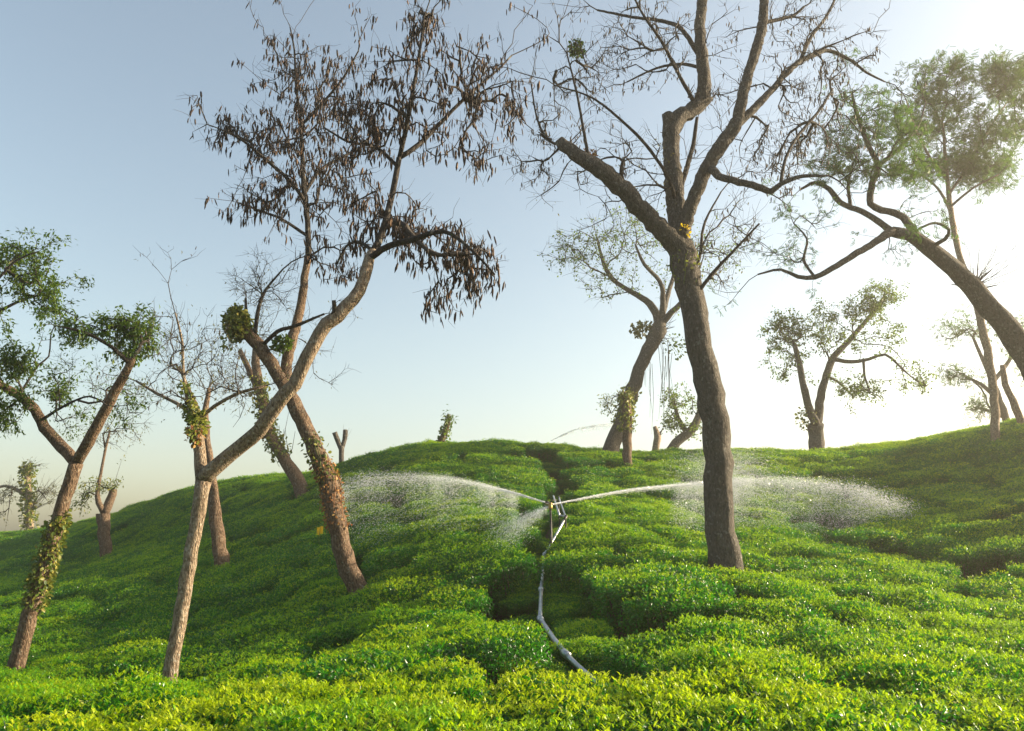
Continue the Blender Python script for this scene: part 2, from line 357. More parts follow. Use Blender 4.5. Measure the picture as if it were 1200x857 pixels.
# ------------------------------------------------------------------ trees
TREE_BASES = []
class Tree:
    def __init__(s, name, label, Y, trunk, bark, seed, twig='twig', step=.12, sides=14, group=None, cat='tree', lump=.10, yoff=0):
        s.r = np.random.default_rng(seed); s.Y = Y; s.bark = bark; s.twigm = twig; s.step = step; s.sides = sides; s.lump = lump
        pts, rad = s.trace(trunk)
        g = g1(pts[0][0], pts[0][1])
        d = pts[0]-pts[1]; d = d/np.linalg.norm(d)
        drop = max(.15, pts[0][2] - g + .12)
        base = pts[0] + np.array([d[0]*.4, d[1]*.4, -1])*drop
        base[2] = g1(base[0], base[1]) - .08
        pts = np.vstack([base, pts]); rad = np.concatenate([[rad[0]*1.35], rad])
        TREE_BASES.append((base[0], base[1], pts[1][0], pts[1][1], rad[1]))
        s.root = empty(name, base, label, cat, group)
        s.N = []; s.D = []; s.Rd = []
        s.paths = {}
        s.solid('trunk', pts, rad)
        s.tips = []; s.done = set()
    def trace(s, lst):
        pts, rad = [], []
        for q in lst:
            px, py, r = q[:3]; dy = q[3] if len(q) > 3 else 0.0
            pts.append(at(px, py, s.Y+dy)); rad.append(r*mpp(px, py, s.Y+dy))
        return np.array(pts), np.array(rad)
    def solid(s, name, pts, rad, parent=None, bark=None):
        step = max(s.step, 0.5*float(np.max(rad)))
        P_, R_ = smooth_path(pts, rad, step)
        jit = s.r.standard_normal(P_.shape)*R_[:, None]*.07; jit[0] = 0
        P_ = P_ + jit
        mb = MB(); sides = s.sides if R_.max() > .05 else 7
        tube(mb, P_, R_, sides, .045, True, .5, s.lump)
        o = mb.build(name, bark or s.bark, parent or s.root)
        s.paths[len(s.paths)] = (P_, R_)
        tdir = unit(np.gradient(P_, axis=0))
        s.N.append(P_); s.D.append(tdir); s.Rd.append(R_)
        return o
    def limb(s, lst, wob=.5, bark=None):
        """a traced limb; its depth wanders smoothly so that the crown has thickness"""
        k = len(lst); a = s.r.uniform(-1, 1)*wob
        lst = [(q[0], q[1], q[2], (q[3] if len(q) > 3 else a*(i/(k-1))**1.2)) for i, q in enumerate(lst)]
        pts, rad = s.trace(lst)
        # start on the nearest point of what is already there
        allN = np.vstack(s.N); j = np.argmin(((allN - pts[0])**2).sum(1))
        sh = allN[j] - pts[0]
        pts = pts + sh*np.linspace(1, 0, len(pts))[:, None]**2
        s.solid('limb', pts, rad, bark=bark); return pts, rad
    def grow(s, clumps, tip_r=.0035, seg=.2, min_r=0.0, maxr=1e9, auto=range(1, 99)):
        """clumps: (px, py, rx, ry, n[, dy[, rdepth m]]); twigs reach to points in them"""
        N0 = np.vstack(s.N); D0 = np.vstack(s.D); R0 = np.concatenate(s.Rd)
        keep = (R0 > min_r) & (R0 < maxr); N0, D0, R0 = N0[keep], D0[keep], R0[keep]
        T = []
        for c in clumps:
            px, py, rx, ry, n = c[:5]; dy = c[5] if len(c) > 5 else 0; mm = mpp(px, py, s.Y+dy)
            rz = c[6] if len(c) > 6 else .5*(rx+ry)*mm
            cen = at(px, py, s.Y+dy)
            u = unit(s.r.standard_normal((n, 3)))*(s.r.random((n, 1))**.45)
            T.append(cen + u*np.array([rx*mm, rz, ry*mm]))
        for Pq, Rq in [s.paths[k_] for k_ in s.paths if k_ in auto]:
            if len(Pq) < 3 or Rq[-1] > .06 or Rq[-1] < min_r or Rq.max() > maxr*3 or id(Pq) in s.done: continue
            s.done.add(id(Pq)); Ln = np.linalg.norm(Pq[-1]-Pq[0]); td = unit(Pq[-1]-Pq[-3])
            for f_ in (.25, .4, .55, .7, .85, 1., 1., 1., 1.):
                b0 = Pq[int(f_*(len(Pq)-1))]; e_ = unit(td*(1.2 if f_ == 1. else .7) + .55*s.r.standard_normal(3) + np.array([0, 0, .15]))
                T.append((b0 + e_*min(1.1, .32*Ln+.12)*s.r.uniform(.5, 1.1))[None])
        T = np.vstack(T)
        dm = np.array([np.min(((N0-q)**2).sum(1)) for q in T]); T = T[np.argsort(dm)]
        cap = len(N0) + len(T)*30
        N = np.zeros((cap, 3)); D = np.zeros((cap, 3)); par = np.full(cap, -1); load = np.zeros(cap)
        k = len(N0); base = k; N[:k] = N0; D[:k] = D0
        paths = []
        for q in T:
            dv = q - N[:k]; dist = np.linalg.norm(dv, axis=1)
            cosn = (dv*D[:k]).sum(1)/(dist+1e-6)
            cost = dist*(1 + .75*(1-cosn)) + (np.arange(k) < base)*0.12
            j = int(np.argmin(cost)); L = dist[j]
            if L < .04: continue
            n = int(min(24, max(2, round(L/seg)))); u = np.linspace(0, 1, n+1)[1:, None]
            c1 = N[j] + unit(D[j]*.55 + dv[j]/L)*L*.42 + np.array([0, 0, .05*L]); 
            Pp = (1-u)**2*N[j] + 2*u*(1-u)*c1 + u*u*q
            Pp[:-1] += s.r.standard_normal((n-1, 3))*min(.035, .05*L/n*2)
            idx = np.arange(k, k+n); N[idx] = Pp; pp = np.vstack([N[j], Pp]); D[idx] = unit(np.diff(pp, axis=0))
            par[idx] = np.concatenate([[j], idx[:-1]]); k += n
            paths.append((j, idx))
        for j, idx in paths:
            q = idx[-1]
            while q >= base: load[q] += 1; q = par[q]
        rad = tip_r*np.maximum(load, 1)**.46
        mb = MB()
        for j, idx in paths:
            r0 = min(rad[idx[0]]*1.12, R0[j]*.8 if j < base else rad[j])
            pr = np.concatenate([[r0], np.minimum(rad[idx], r0)]); pr[-1] *= .6
            tube(mb, np.vstack([N[j], N[idx]]), pr, 5 if r0 > .012 else 4, 0, False)
        o = mb.build('twigs', M[s.twigm], s.root, kind='stuff')
        out_ = [(N[idx], D[idx]) for j, idx in paths]
        s.tips += out_
        return out_
    def sprays(s, tips, n, ln, r=.0018, up=.3):
        """fine bare twiglets at the tips"""
        mb = MB()
        for Pp, Dd in tips:
            for _ in range(n):
                i = s.r.integers(0, len(Pp)); d = unit(Dd[i] + .8*s.r.standard_normal(3) + np.array([0, 0, up])); L = ln*s.r.uniform(.5, 1.2)
                m_ = Pp[i] + d*L*.5 + s.r.standard_normal(3)*.02
                tube(mb, [Pp[i], m_, Pp[i]+d*L], [r*1.4, r*1.1, r*.6], 3, 0, False)
        mb.build('twiglets', M[s.twigm], s.root, kind='stuff')
    def pods(s, tips, n, size, mat='pod', name='seed_pods', prob=1.0):
        pos, yd = [], []
        for Pp, Dd in tips:
            if s.r.random() > prob: continue
            for _ in range(s.r.poisson(n)):
                i = len(Pp)-1 - int(s.r.exponential(.6)); i = max(0, i)
                pos.append(Pp[i] + s.r.standard_normal(3)*np.array([.05, .05, .04]))
                yd.append(np.array([0, 0, -1]) + s.r.standard_normal(3)*np.array([.2, .2, .1]))
        if not pos: return
        n_ = len(pos); mb = MB()
        scatter(mb, POD, POD3, None, pos, yd, s.r.standard_normal((n_, 3)), size*s.r.uniform(.55, 1.25, n_), s.r.random(n_)**2)
        mb.build(name, M[mat], s.root, True, 'stuff')
    def leaves(s, tips, n, size, mat='leaf', tpl='leaf', droop=.3, name='crown', spread=.08):
        pos, yd, zd = [], [], []
        for Pp, Dd in tips:
            for _ in range(s.r.poisson(n)):
                i = max(0, len(Pp)-1 - int(s.r.exponential(1.0)))
                pos.append(Pp[i] + s.r.standard_normal(3)*spread)
                d = unit(Dd[i]*.6 + s.r.standard_normal(3)*.8 + np.array([0, 0, -droop])); yd.append(d)
                zd.append(np.array([0, 0, 1.]) + s.r.standard_normal(3)*.45)
        if not pos: return
        n_ = len(pos); mb = MB()
        T_, F_ = {'leaf': (LEAF, LEAF3), 'round': (ROUND, ROUND3), 'frond': (FR, FR3)}[tpl]
        scatter(mb, T_, F_, None, pos, yd, zd, size*s.r.uniform(.6, 1.3, n_), s.r.random(n_))
        mb.build(name, M[mat], s.root, False)
    def ivy(s, path_i, a, b, n, size, out_=.06, mat='ivy', name='ivy', hang=.3):
        P_, R_ = s.paths[path_i]; L = len(P_)-1
        mb = MB(); t_, n_, b_ = frames(P_)
        u = s.r.uniform(a, b, n)*L; i = np.clip(u.astype(int), 0, L-1); f = (u-i)[:, None]
        c = P_[i]*(1-f) + P_[i+1]*f; ang = s.r.uniform(0, 6.283, n)[:, None]
        rd = np.cos(ang)*n_[i] + np.sin(ang)*b_[i]
        pos = c + rd*(R_[i][:, None] + s.r.random((n, 1))**1.5*out_)
        yd = rd*.5 + s.r.standard_normal((n, 3))*.6 + np.array([0, 0, -hang])
        scatter(mb, ROUND, ROUND3, None, pos, yd, rd + s.r.standard_normal((n, 3))*.4, size*s.r.uniform(.5, 1.3, n), s.r.random(n))
        # a few stems that hold the creeper
        for q in range(3):
            i0, i1 = int(a*L), max(int(b*L), int(a*L)+3); ks = np.arange(i0, min(i1, L)+1); ph = s.r.uniform(0, 6.28)
            aa = (ph + ks*.22)[:, None]
            st = P_[ks] + (np.cos(aa)*n_[ks] + np.sin(aa)*b_[ks])*(R_[ks][:, None]*1.06)
            if len(st) > 2: tube(mb, st, .006, 4, 0, False, .3)
        mb.build(name, M[mat], s.root, False)
    def blob(s, px, py, rx, ry, n, size, mat='ivy', name='ivy', dy=0, tpl='round'):
        """a dense tuft of leaves round a branch end"""
        c = at(px, py, s.Y+dy); mm = mpp(px, py, s.Y+dy)
        u = unit(s.r.standard_normal((n, 3))); u2 = u*(s.r.random((n, 1))**.4)
        pos = c + u2*np.array([rx*mm, .5*(rx+ry)*mm, ry*mm]); mb = MB()
        T_, F_ = {'leaf': (LEAF, LEAF3), 'round': (ROUND, ROUND3), 'frond': (FR, FR3)}[tpl]
        scatter(mb, T_, F_, None, pos, u*.6 + s.r.standard_normal((n, 3))*.6 + np.array([0, 0, -.2]), u + s.r.standard_normal((n, 3))*.5, size*s.r.uniform(.5, 1.3, n), s.r.random(n))
        mb.build(name, M[mat], s.root, False, 'stuff')
    def spikes(s, px, py, n, ln_px, r, dy=0, spread=.7, up=1.0, name='shoots', right=0.):
        c = at(px, py, s.Y+dy); mm = mpp(px, py, s.Y+dy); mb = MB()
        j = np.argmin(((np.vstack(s.N)-c)**2).sum(1)); c = np.vstack(s.N)[j]
        for _ in range(n):
            d = unit(np.array([right, 0, up]) + s.r.standard_normal(3)*spread); L = ln_px*mm*s.r.uniform(.4, 1.1)
            m_ = c + d*L*.5 + s.r.standard_normal(3)*.05*L
            tube(mb, [c + s.r.standard_normal(3)*.04, m_, c+d*L+np.array([0, 0, .05*L])], [r, r*.8, r*.4], 4, 0, False)
        mb.build(name, M[s.twigm], s.root, kind='stuff')

# ---- pod-laden tree with the long limb crossing its neighbour
B = Tree('shade_tree', 'slim pale-trunked tree whose long right limb crosses a neighbour, hung with dark seed pods', 8.5,
    [(198,812,8.74),(205,770,8.004),(213,715,7.82),(222,660,7.912),(232,600,8.28),(238,562,9.2)], M['bark_pale'], 11)
dk = M['bark_dark_backlit']
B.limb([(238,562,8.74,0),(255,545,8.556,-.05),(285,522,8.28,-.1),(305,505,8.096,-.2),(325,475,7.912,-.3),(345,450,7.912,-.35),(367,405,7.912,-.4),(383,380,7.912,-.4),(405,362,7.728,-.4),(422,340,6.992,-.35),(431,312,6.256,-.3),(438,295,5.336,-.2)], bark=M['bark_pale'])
B.limb([(437,297,5.152,-.2),(448,275,4.324,-.1),(458,235,3.588,0),(468,185,3.128,.1)], bark=dk)  # limb split here; upper length coloured dark as a silhouette against the sky
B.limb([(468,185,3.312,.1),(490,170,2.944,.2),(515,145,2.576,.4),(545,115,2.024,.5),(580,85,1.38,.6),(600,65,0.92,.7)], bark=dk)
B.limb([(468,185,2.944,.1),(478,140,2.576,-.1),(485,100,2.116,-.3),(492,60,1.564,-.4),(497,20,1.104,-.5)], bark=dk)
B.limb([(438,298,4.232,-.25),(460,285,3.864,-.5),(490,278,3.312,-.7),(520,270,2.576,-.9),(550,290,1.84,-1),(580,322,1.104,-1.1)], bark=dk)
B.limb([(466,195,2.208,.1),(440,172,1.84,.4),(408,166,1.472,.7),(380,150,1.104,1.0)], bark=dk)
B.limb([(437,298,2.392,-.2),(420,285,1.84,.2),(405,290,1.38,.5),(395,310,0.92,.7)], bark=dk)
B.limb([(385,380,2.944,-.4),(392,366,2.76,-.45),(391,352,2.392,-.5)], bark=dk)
B.limb([(238,562,7.36,0),(234,530,6.44,.05),(231,505,5.98,.1),(228,488,5.06,.1),(222,478,2.76,.1),(215,440,1.84,.2),(213,400,1.472,.3),(205,366,0.92,.3)])
B.limb([(229,492,2.76,.1),(250,475,2.392,0),(280,460,2.024,-.1),(312,452,1.288,-.1)])
B.limb([(228,490,2.76,.1),(208,474,2.208,.3),(185,462,1.84,.5),(160,447,1.288,.6)])
t1 = B.grow([(470,120,75,75,95),(555,95,48,55,60),(492,35,40,32,45),(560,175,42,45,26),(525,292,50,38,55),(560,318,30,34,45),(470,262,45,42,55),(420,150,40,55,45),(430,245,35,50,35),(600,120,14,45,14),(520,350,30,25,14)], .0046, auto=(3, 4, 6))
B.pods(t1, 6.5, .125); B.sprays(t1, 2, .22)
t2 = B.grow([(205,400,35,45,34),(245,420,38,50,34),(180,455,25,18,14),(285,460,30,20,16),(205,470,35,15,12)], .0026, maxr=.03, auto=(9, 10, 11))
B.sprays(t2, 3, .18, .0016); B.leaves(t2, 3.0, .04, 'olive', droop=.8); B.pods(t2, .8, .07, 'podpale')
B.ivy(9, .25, .62, 330, .05, .05, 'ivy', 'epiphyte'); B.blob(231,498,9,22,170,.055,'ivy','epiphyte'); B.blob(228,512,9,9,60,.055,'dry','dry_leaves')

# ---- stout brown tree behind it
C_ = Tree('shade_tree', 'brown leaning trunk wrapped in dry creeper with one ivy-capped broken limb', 13.0,
    [(420,697,12.76),(406,660,11.62),(396,620,11.26),(388,580,11.44),(378,545,10.56),(362,510,9.24),(347,480,8.448),(338,462,7.92)], M['bark_brown'], 12, sides=16)
C_.limb([(342,470,7.48,0),(322,435,7.48,.05),(305,408,7.304,.1),(292,392,7.216,.1),(280,380,7.04,.1),(272,366,5.72,.1)])
C_.limb([(340,466,6.16,0),(337,430,6.336,.3),(343,400,6.16,.4),(350,370,5.368,.5),(356,335,4.488,.6),(361,300,3.872,.6)])
C_.limb([(361,302,3.872,.6),(360,262,3.256,.5),(356,220,2.816,.4),(354,180,2.376,.3),(352,140,1.936,.2),(347,100,1.496,.1),(345,60,1.056,0),(340,32,0.704,0)], bark=dk)  # same upright limb, its backlit upper half shaded by a darker bark colour
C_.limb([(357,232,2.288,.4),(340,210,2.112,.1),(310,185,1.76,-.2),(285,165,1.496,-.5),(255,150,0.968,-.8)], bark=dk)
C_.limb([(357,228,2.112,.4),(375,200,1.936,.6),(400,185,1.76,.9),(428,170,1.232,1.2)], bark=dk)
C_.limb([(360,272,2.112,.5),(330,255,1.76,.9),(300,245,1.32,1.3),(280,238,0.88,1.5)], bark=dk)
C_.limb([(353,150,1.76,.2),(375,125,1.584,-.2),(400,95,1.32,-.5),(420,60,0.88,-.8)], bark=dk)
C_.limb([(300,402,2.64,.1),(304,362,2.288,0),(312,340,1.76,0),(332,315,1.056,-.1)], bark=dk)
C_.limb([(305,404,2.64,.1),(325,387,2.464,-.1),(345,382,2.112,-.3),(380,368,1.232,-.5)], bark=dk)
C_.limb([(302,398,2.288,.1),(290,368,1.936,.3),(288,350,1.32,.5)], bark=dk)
t1 = C_.grow([(348,95,55,62,105),(300,160,58,36,62),(405,125,42,60,62),(390,215,48,50,70),(310,238,48,30,55),(395,300,42,40,42),(350,175,55,55,50),(260,152,28,16,16)], .005, maxr=.09, auto=range(2, 8))
C_.pods(t1, 5.4, .165); C_.sprays(t1, 2, .3, .0024)
t2 = C_.grow([(300,325,38,32,40),(330,345,45,30,26),(290,345,25,25,16)], .0032, maxr=.045)
C_.sprays(t2, 4, .25, .002); C_.leaves(t2, 2.2, .05, 'olive', droop=.6)
C_.blob(277,378,13,20,800,.075); C_.ivy(1, .72, 1., 500, .075, .12); C_.blob(330,403,11,9,240,.08,'leaf'); C_.blob(268,400,9,12,90,.06)
C_.ivy(0, .42, .70, 520, .05, .045, 'dry', 'dry_creeper', .8); C_.ivy(0, .6, .8, 160, .07, .04)

# ---- left leafy tree with a creeper round its lower trunk
A_ = Tree('shade_tree', 'forked leafy tree with green creeper climbing its leaning lower trunk', 11.0,
    [(16,790,10.32),(28,745,9.632),(42,700,9.46),(55,655,8.6),(68,610,7.912),(80,570,7.74),(90,543,7.912)], M['bark_brown'], 13)
A_.limb([(90,545,6.88,0),(72,525,6.364,.2),(52,502,6.02,.3),(40,480,5.418,.4),(22,464,4.73,.4),(0,452,4.3,.3),(-30,430,3.612,.2),(-50,395,2.752,0),(-45,350,2.15,-.2),(-15,315,1.376,-.3)])
A_.limb([(90,545,6.88,0),(103,520,6.536,-.2),(118,492,5.848,-.3),(135,460,5.16,-.4),(148,435,4.3,-.5),(156,420,3.268,-.5)])
A_.limb([(154,424,2.58,-.5),(130,405,2.064,-.8),(100,390,1.72,-1),(70,383,1.032,-1.2)], bark=dk)
A_.limb([(155,422,2.15,-.5),(166,402,1.72,-.3),(160,378,0.86,-.2)], bark=dk)
A_.limb([(-50,395,2.236,0),(-12,372,1.892,.3),(30,350,1.376,.4),(60,345,0.86,.5)], bark=dk)
A_.limb([(-47,360,1.892,-.2),(-10,335,1.548,-.4),(20,305,1.204,-.4),(45,295,0.688,-.4)], bark=dk)
A_.limb([(48,497,1.892,.3),(75,478,1.548,-.2),(105,465,1.204,-.4),(125,475,0.688,-.5)], bark=dk)
A_.limb([(22,464,1.548,.4),(45,428,1.118,.8),(57,418,0.946,.9),(60,390,0.688,.9),(66,382,0.516,.9)], bark=dk)
t1 = A_.grow([(20,300,42,18,60),(40,332,30,20,42),(58,352,20,18,28),(90,390,26,14,34),(140,385,26,20,46),(172,395,18,22,34),(15,425,26,26,62),(8,482,28,30,46),(60,455,30,25,26),(-30,330,35,50,60),(-20,420,40,60,40),(150,400,30,35,35)], .0034, maxr=.07)
A_.leaves(t1, 22, .07, 'leaf', droop=.25, spread=.045); A_.sprays(t1, 1, .15)
t2 = A_.grow([(120,455,40,35,34),(150,470,28,28,34),(90,500,28,20,18),(70,440,30,30,20)], .0026, maxr=.05)
A_.leaves(t2, 8, .045, 'leaf', droop=.3); A_.sprays(t2, 2, .2, .0016)
A_.ivy(0, .46, .80, 1000, .055, .05); A_.blob(46,680,12,12,300,.065); A_.blob(72,610,9,14,240,.065); A_.blob(155,420,9,9,150,.06,'leaf')

# ---- small trees down the left slope
D1 = Tree('pollard_tree', 'pale ivy-wrapped pollard on the far end of the ridge', 40.0,
    [(36,640,5),(34,600,4.2),(33,570,3.8),(31,546,2.8)], M['bark_pale'], 14, step=.3, sides=9)
D1.limb([(33,586,2.2,0),(20,575,2,0),(5,570,1.6,.3),(-14,576,1,.5)]); D1.spikes(36,600,26,48,.012,spread=.35,right=.7,up=.8)
t1 = D1.grow([(8,575,18,14,26),(38,548,12,8,14),(0,600,12,20,12),(60,575,16,16,20)], .009, .5); D1.leaves(t1, 9, .13, 'olive'); D1.ivy(0,.2,1.,800,.16,.26,'ivy'); D1.blob(32,550,8,9,120,.18); D1.sprays(t1,2,.6,.005)
D2 = Tree('pollard_tree', 'short pollard with one jagged stub and a thin leafy shoot on the left slope', 26.0,
    [(124,658,6.8),(123,625,6.6),(122,602,7.2)], M['bark_brown'], 15, step=.2, sides=10)
D2.limb([(122,603,4,0),(116,590,3.4,-.1),(114,578,2.6,-.1),(118,555,1.7,0),(124,525,1.4,.2),(129,505,1,.3)]); D2.limb([(124,603,5.5,0),(130,588,4.6,.1),(133,574,4,.1)])
t1 = D2.grow([(108,572,26,12,34),(92,592,12,12,14),(135,565,10,8,8)], .006, .3); D2.leaves(t1, 13, .10, 'ivy'); 
t2 = D2.grow([(150,505,28,25,30),(120,510,20,20,14)], .005, .3, maxr=.06); D2.leaves(t2, 5, .09, 'olive'); D2.sprays(t2,2,.4,.004)
F_ = Tree('shade_tree', 'thin bare brown trunk rising behind the pale forked tree', 18.0,
    [(260,664,8),(256,632,7.2),(252,600,6.6),(249,570,6),(245,540,5.4),(241,510,4.6),(240,482,3.6),(245,455,2.6)], M['bark_brown'], 16, step=.16, sides=10)
F_.limb([(241,500,2.6,0),(225,465,2,.2),(210,430,1.4,.4)])
t1 = F_.grow([(225,415,45,50,46),(262,430,25,30,18)], .0045, .25); F_.sprays(t1, 3, .35, .003); F_.leaves(t1, 2.5, .06, 'olive', droop=.6)
G_ = Tree('shade_tree', 'leaning creeper-clad trunk on the ridge with two cut ends', 24.0,
    [(354,575,9.5),(340,550,8.2),(325,525,7.6),(316,508,7),(310,480,6),(304,450,5.2),(300,425,4.6),(301,402,3.6)], M['bark_brown'], 17, step=.2, sides=10)
G_.limb([(309,474,4,0),(295,440,3.4,.2),(281,411,2.8,.3)])
t1 = G_.grow([(275,445,28,38,34),(335,385,50,35,30),(300,390,40,30,24),(385,430,25,25,10),(320,440,20,30,12)], .006, .3); G_.sprays(t1, 3, .45, .0038); G_.leaves(t1, 3.4, .08, 'olive', droop=.5)
G_.ivy(0, .35, .8, 700, .12, .14); G_.blob(315,508,9,8,90,.12,'dry','dry_leaves')
G_.spikes(330,540,6,60,.012,spread=.25,right=-.2)
S1 = Tree('tree_stump', 'bare forked stump with two sawn prongs on the ridge', 28.0, [(400,549,3.6),(400,532,3.4),(400,523,3.8)], M['bark_grey'], 18, step=.15, sides=9, cat='stump')
S1.limb([(400,525,3,0),(395,515,3,-.05),(392,507,2.8,-.1)]); S1.limb([(400,525,2.8,0),(404,514,2.7,.05),(405,504,2.6,.1)]); S1.spikes(404,520,4,22,.006,spread=.4,right=.6)
S2 = Tree('tree_stump', 'short leaning stump covered in leafy sprouts on the hilltop', 27.0, [(516,521,3.6),(520,510,3.4),(524,500,3.1),(526,486,2.4)], M['bark_brown'], 19, step=.15, sides=9, cat='stump')
S2.ivy(0,.35,1.,260,.1,.12,'leaf'); t1 = S2.grow([(526,493,9,12,22)], .005,.2); S2.leaves(t1, 6, .1, 'leaf')

# ---- trees along the crest, centre
T4 = Tree('shade_tree', 'thick leaning hilltop tree with burred top and hanging aerial roots', 27.0,
    [(714,533,10.45),(722,510,8.55),(733,480,7.6),(743,450,7.22),(752,425,7.6),(762,405,8.74),(771,388,9.5),(775,376,6.65)], M['bark_grey'], 20, step=.2, sides=14, lump=.16)
T4.limb([(768,382,4.75,0),(762,362,4.275,.2),(750,350,3.42,.4),(735,340,2.945,.6),(718,328,2.375,.8),(708,310,1.9,1),(700,280,1.14,1.2)])
T4.limb([(772,378,3.8,0),(775,350,3.23,-.4),(772,330,2.47,-.7),(755,310,1.9,-1),(745,288,1.14,-1.2)])
T4.limb([(778,384,4.75,0),(790,367,3.8,-.3),(800,355,3.04,-.5),(812,335,2.09,-.8),(822,308,1.14,-1)])
T4.limb([(775,376,3.8,0),(783,345,2.85,.5),(790,320,2.09,.9),(793,288,1.14,1.2)])
t1 = T4.grow([(690,300,45,36,70),(730,278,42,36,60),(662,292,30,22,40),(780,285,42,40,55),(835,290,40,42,44),(720,330,40,22,30)], .006, .35, maxr=.16)
T4.leaves(t1, 10, .08, 'leaf', 'round', droop=.4); T4.sprays(t1, 2, .5, .004)
T4.blob(752,386,14,10,200,.13,'olive','epiphyte'); T4.blob(790,405,16,16,90,.11,'leaf','epiphyte'); T4.spikes(752,392,22,26,.012,spread=.9,up=.3); T4.spikes(785,400,16,34,.01,spread=.7,right=.9,up=.2)
mb = MB()
for k in range(18):
    px = T4.r.uniform(746, 792); py = T4.r.uniform(396, 432); ln = T4.r.uniform(25, 95); dy = T4.r.uniform(-.7, .5)
    a = at(px, py, 27+dy); b = at(px+T4.r.uniform(-3, 3), py+ln, 27+dy)
    tube(mb, [a, (a+b)/2+T4.r.standard_normal(3)*.05, b], [.009, .007, .003], 4, 0, False)
mb.build('aerial_roots', M['twig'], T4.root, kind='stuff')
T4.ivy(0, .3, .55, 260, .12, .1)
T4b = Tree('slender_tree', 'slender creeper-clad sapling trunk in front of the leaning hilltop tree', 24.0, [(736,545,5.2),(735,515,5),(735,490,4.8),(733,470,4.4),(731,460,3.2)], M['bark_brown'], 21, step=.2, sides=9)
T4b.ivy(0,.55,1.,420,.1,.12); t1 = T4b.grow([(714,470,16,9,22),(735,462,12,8,14),(712,482,12,6,8)], .005,.25); T4b.leaves(t1, 9, .09, 'ivy')
S3 = Tree('tree_stump', 'narrow broken stump beyond the hilltop, beside a leafy low tree', 31.0, [(769,526,4.5),(770,512,4.2),(767,500,2.2)], M['bark_pale'], 22, step=.15, sides=9, cat='stump')
S3.spikes(770,512,4,14,.02,spread=.5,right=.6)
K1 = Tree('shade_tree', 'low leafy tree just beyond the hilltop, partly hidden by the big trunk', 34.0, [(788,528,6),(805,509,5),(818,490,4.2),(822,468,2.4)], M['bark_grey'], 23, step=.25, sides=9)
K1.limb([(806,508,3,0),(795,490,2.4,.3),(790,470,1.6,.6)])
t1 = K1.grow([(795,472,22,22,60),(805,500,26,14,40),(782,490,14,14,18)], .008, .4); K1.leaves(t1, 16, .1, 'leaf', 'round')

# ---- the big rough-barked tree
T5 = Tree('shade_tree', 'tall rough grey-barked tree with a broken left limb, nearly bare', 12.0,
    [(852,672,21),(847,640,18),(843,600,16.2),(843,560,16),(839,510,16),(832,460,15.8),(823,410,14.96),(815,370,14.96),(808,335,14.96),(803,310,15.4),(799,287,15.84)], M['bark_grey'], 24, step=.07, sides=22, lump=.07)
bk = M['bark_grey']
T5.limb([(799,296,13.2,0),(780,275,11.97,-.1),(755,250,11.44,-.2),(730,222,11.09,-.3),(705,200,10.21,-.4),(685,188,8.8,-.4),(668,176,7.48,-.4),(655,164,5.72,-.4)])
T5.limb([(797,292,11.44,0),(793,250,10.56,.1),(790,215,10.56,.2),(787,178,9.68,.3),(788,158,10.21,.3),(794,142,9.68,.33),(806,132,8.448,.36),(819,122,8.8,.4),(824,110,8.096,.4),(824,90,7.04,.4),(821,60,6.6,.4),(820,30,6.16,.4),(823,0,5.808,.4),(825,-50,5.104,.4),(826,-110,3.872,.4)])
T5.limb([(787,172,9.24,.3),(785,156,8.8,.3),(783,142,7.48,.3),(782,134,5.72,.3)])
T5.limb([(818,128,5.28,.4),(828,121,4.752,.4),(833,115,2.992,.4)])
T5.limb([(802,290,9.24,0),(810,255,8.096,-.1),(822,220,7.92,-.2),(838,185,7.92,-.3),(855,160,7.744,-.3),(865,145,7.04,-.35),(872,110,6.16,-.4),(882,75,5.72,-.4),(892,40,5.544,-.4),(895,10,5.28,-.4),(896,-40,4.4,-.4),(900,-100,3.168,-.4)])
T5.limb([(862,153,4.752,-.3),(885,130,4.4,-.2),(905,108,3.872,0),(918,92,3.52,.1),(935,75,3.08,.2),(955,65,2.64,.3),(972,60,2.2,.4),(995,70,1.76,.5),(1015,85,1.32,.6),(1037,96,0.88,.7)])
T5.limb([(836,198,4.752,-.3),(850,210,4.4,-.6),(870,215,4.224,-.8),(890,220,3.872,-1),(905,225,3.52,-1.1),(916,216,2.64,-1.2),(940,207,2.2,-1.3),(972,206,1.232,-1.4)])
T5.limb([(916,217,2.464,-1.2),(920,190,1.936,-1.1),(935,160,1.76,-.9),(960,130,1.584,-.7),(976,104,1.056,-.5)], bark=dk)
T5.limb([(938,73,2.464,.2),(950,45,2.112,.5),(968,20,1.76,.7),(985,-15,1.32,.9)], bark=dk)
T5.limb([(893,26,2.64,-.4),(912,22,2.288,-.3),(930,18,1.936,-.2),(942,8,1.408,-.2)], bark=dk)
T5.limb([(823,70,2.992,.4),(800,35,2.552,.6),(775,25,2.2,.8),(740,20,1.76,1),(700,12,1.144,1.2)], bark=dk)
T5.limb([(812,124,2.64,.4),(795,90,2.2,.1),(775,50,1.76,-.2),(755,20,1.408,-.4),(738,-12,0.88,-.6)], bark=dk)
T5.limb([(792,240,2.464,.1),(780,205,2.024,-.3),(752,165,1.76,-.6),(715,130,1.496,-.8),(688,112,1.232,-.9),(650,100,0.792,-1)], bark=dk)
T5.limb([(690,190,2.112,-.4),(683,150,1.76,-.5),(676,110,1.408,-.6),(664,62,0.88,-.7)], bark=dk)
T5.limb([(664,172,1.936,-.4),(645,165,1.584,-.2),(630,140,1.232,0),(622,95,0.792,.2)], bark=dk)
T5.limb([(799,236,3.52,.15),(807,198,3.08,.3),(814,165,2.464,.4),(817,138,1.936,.4)], bark=dk)
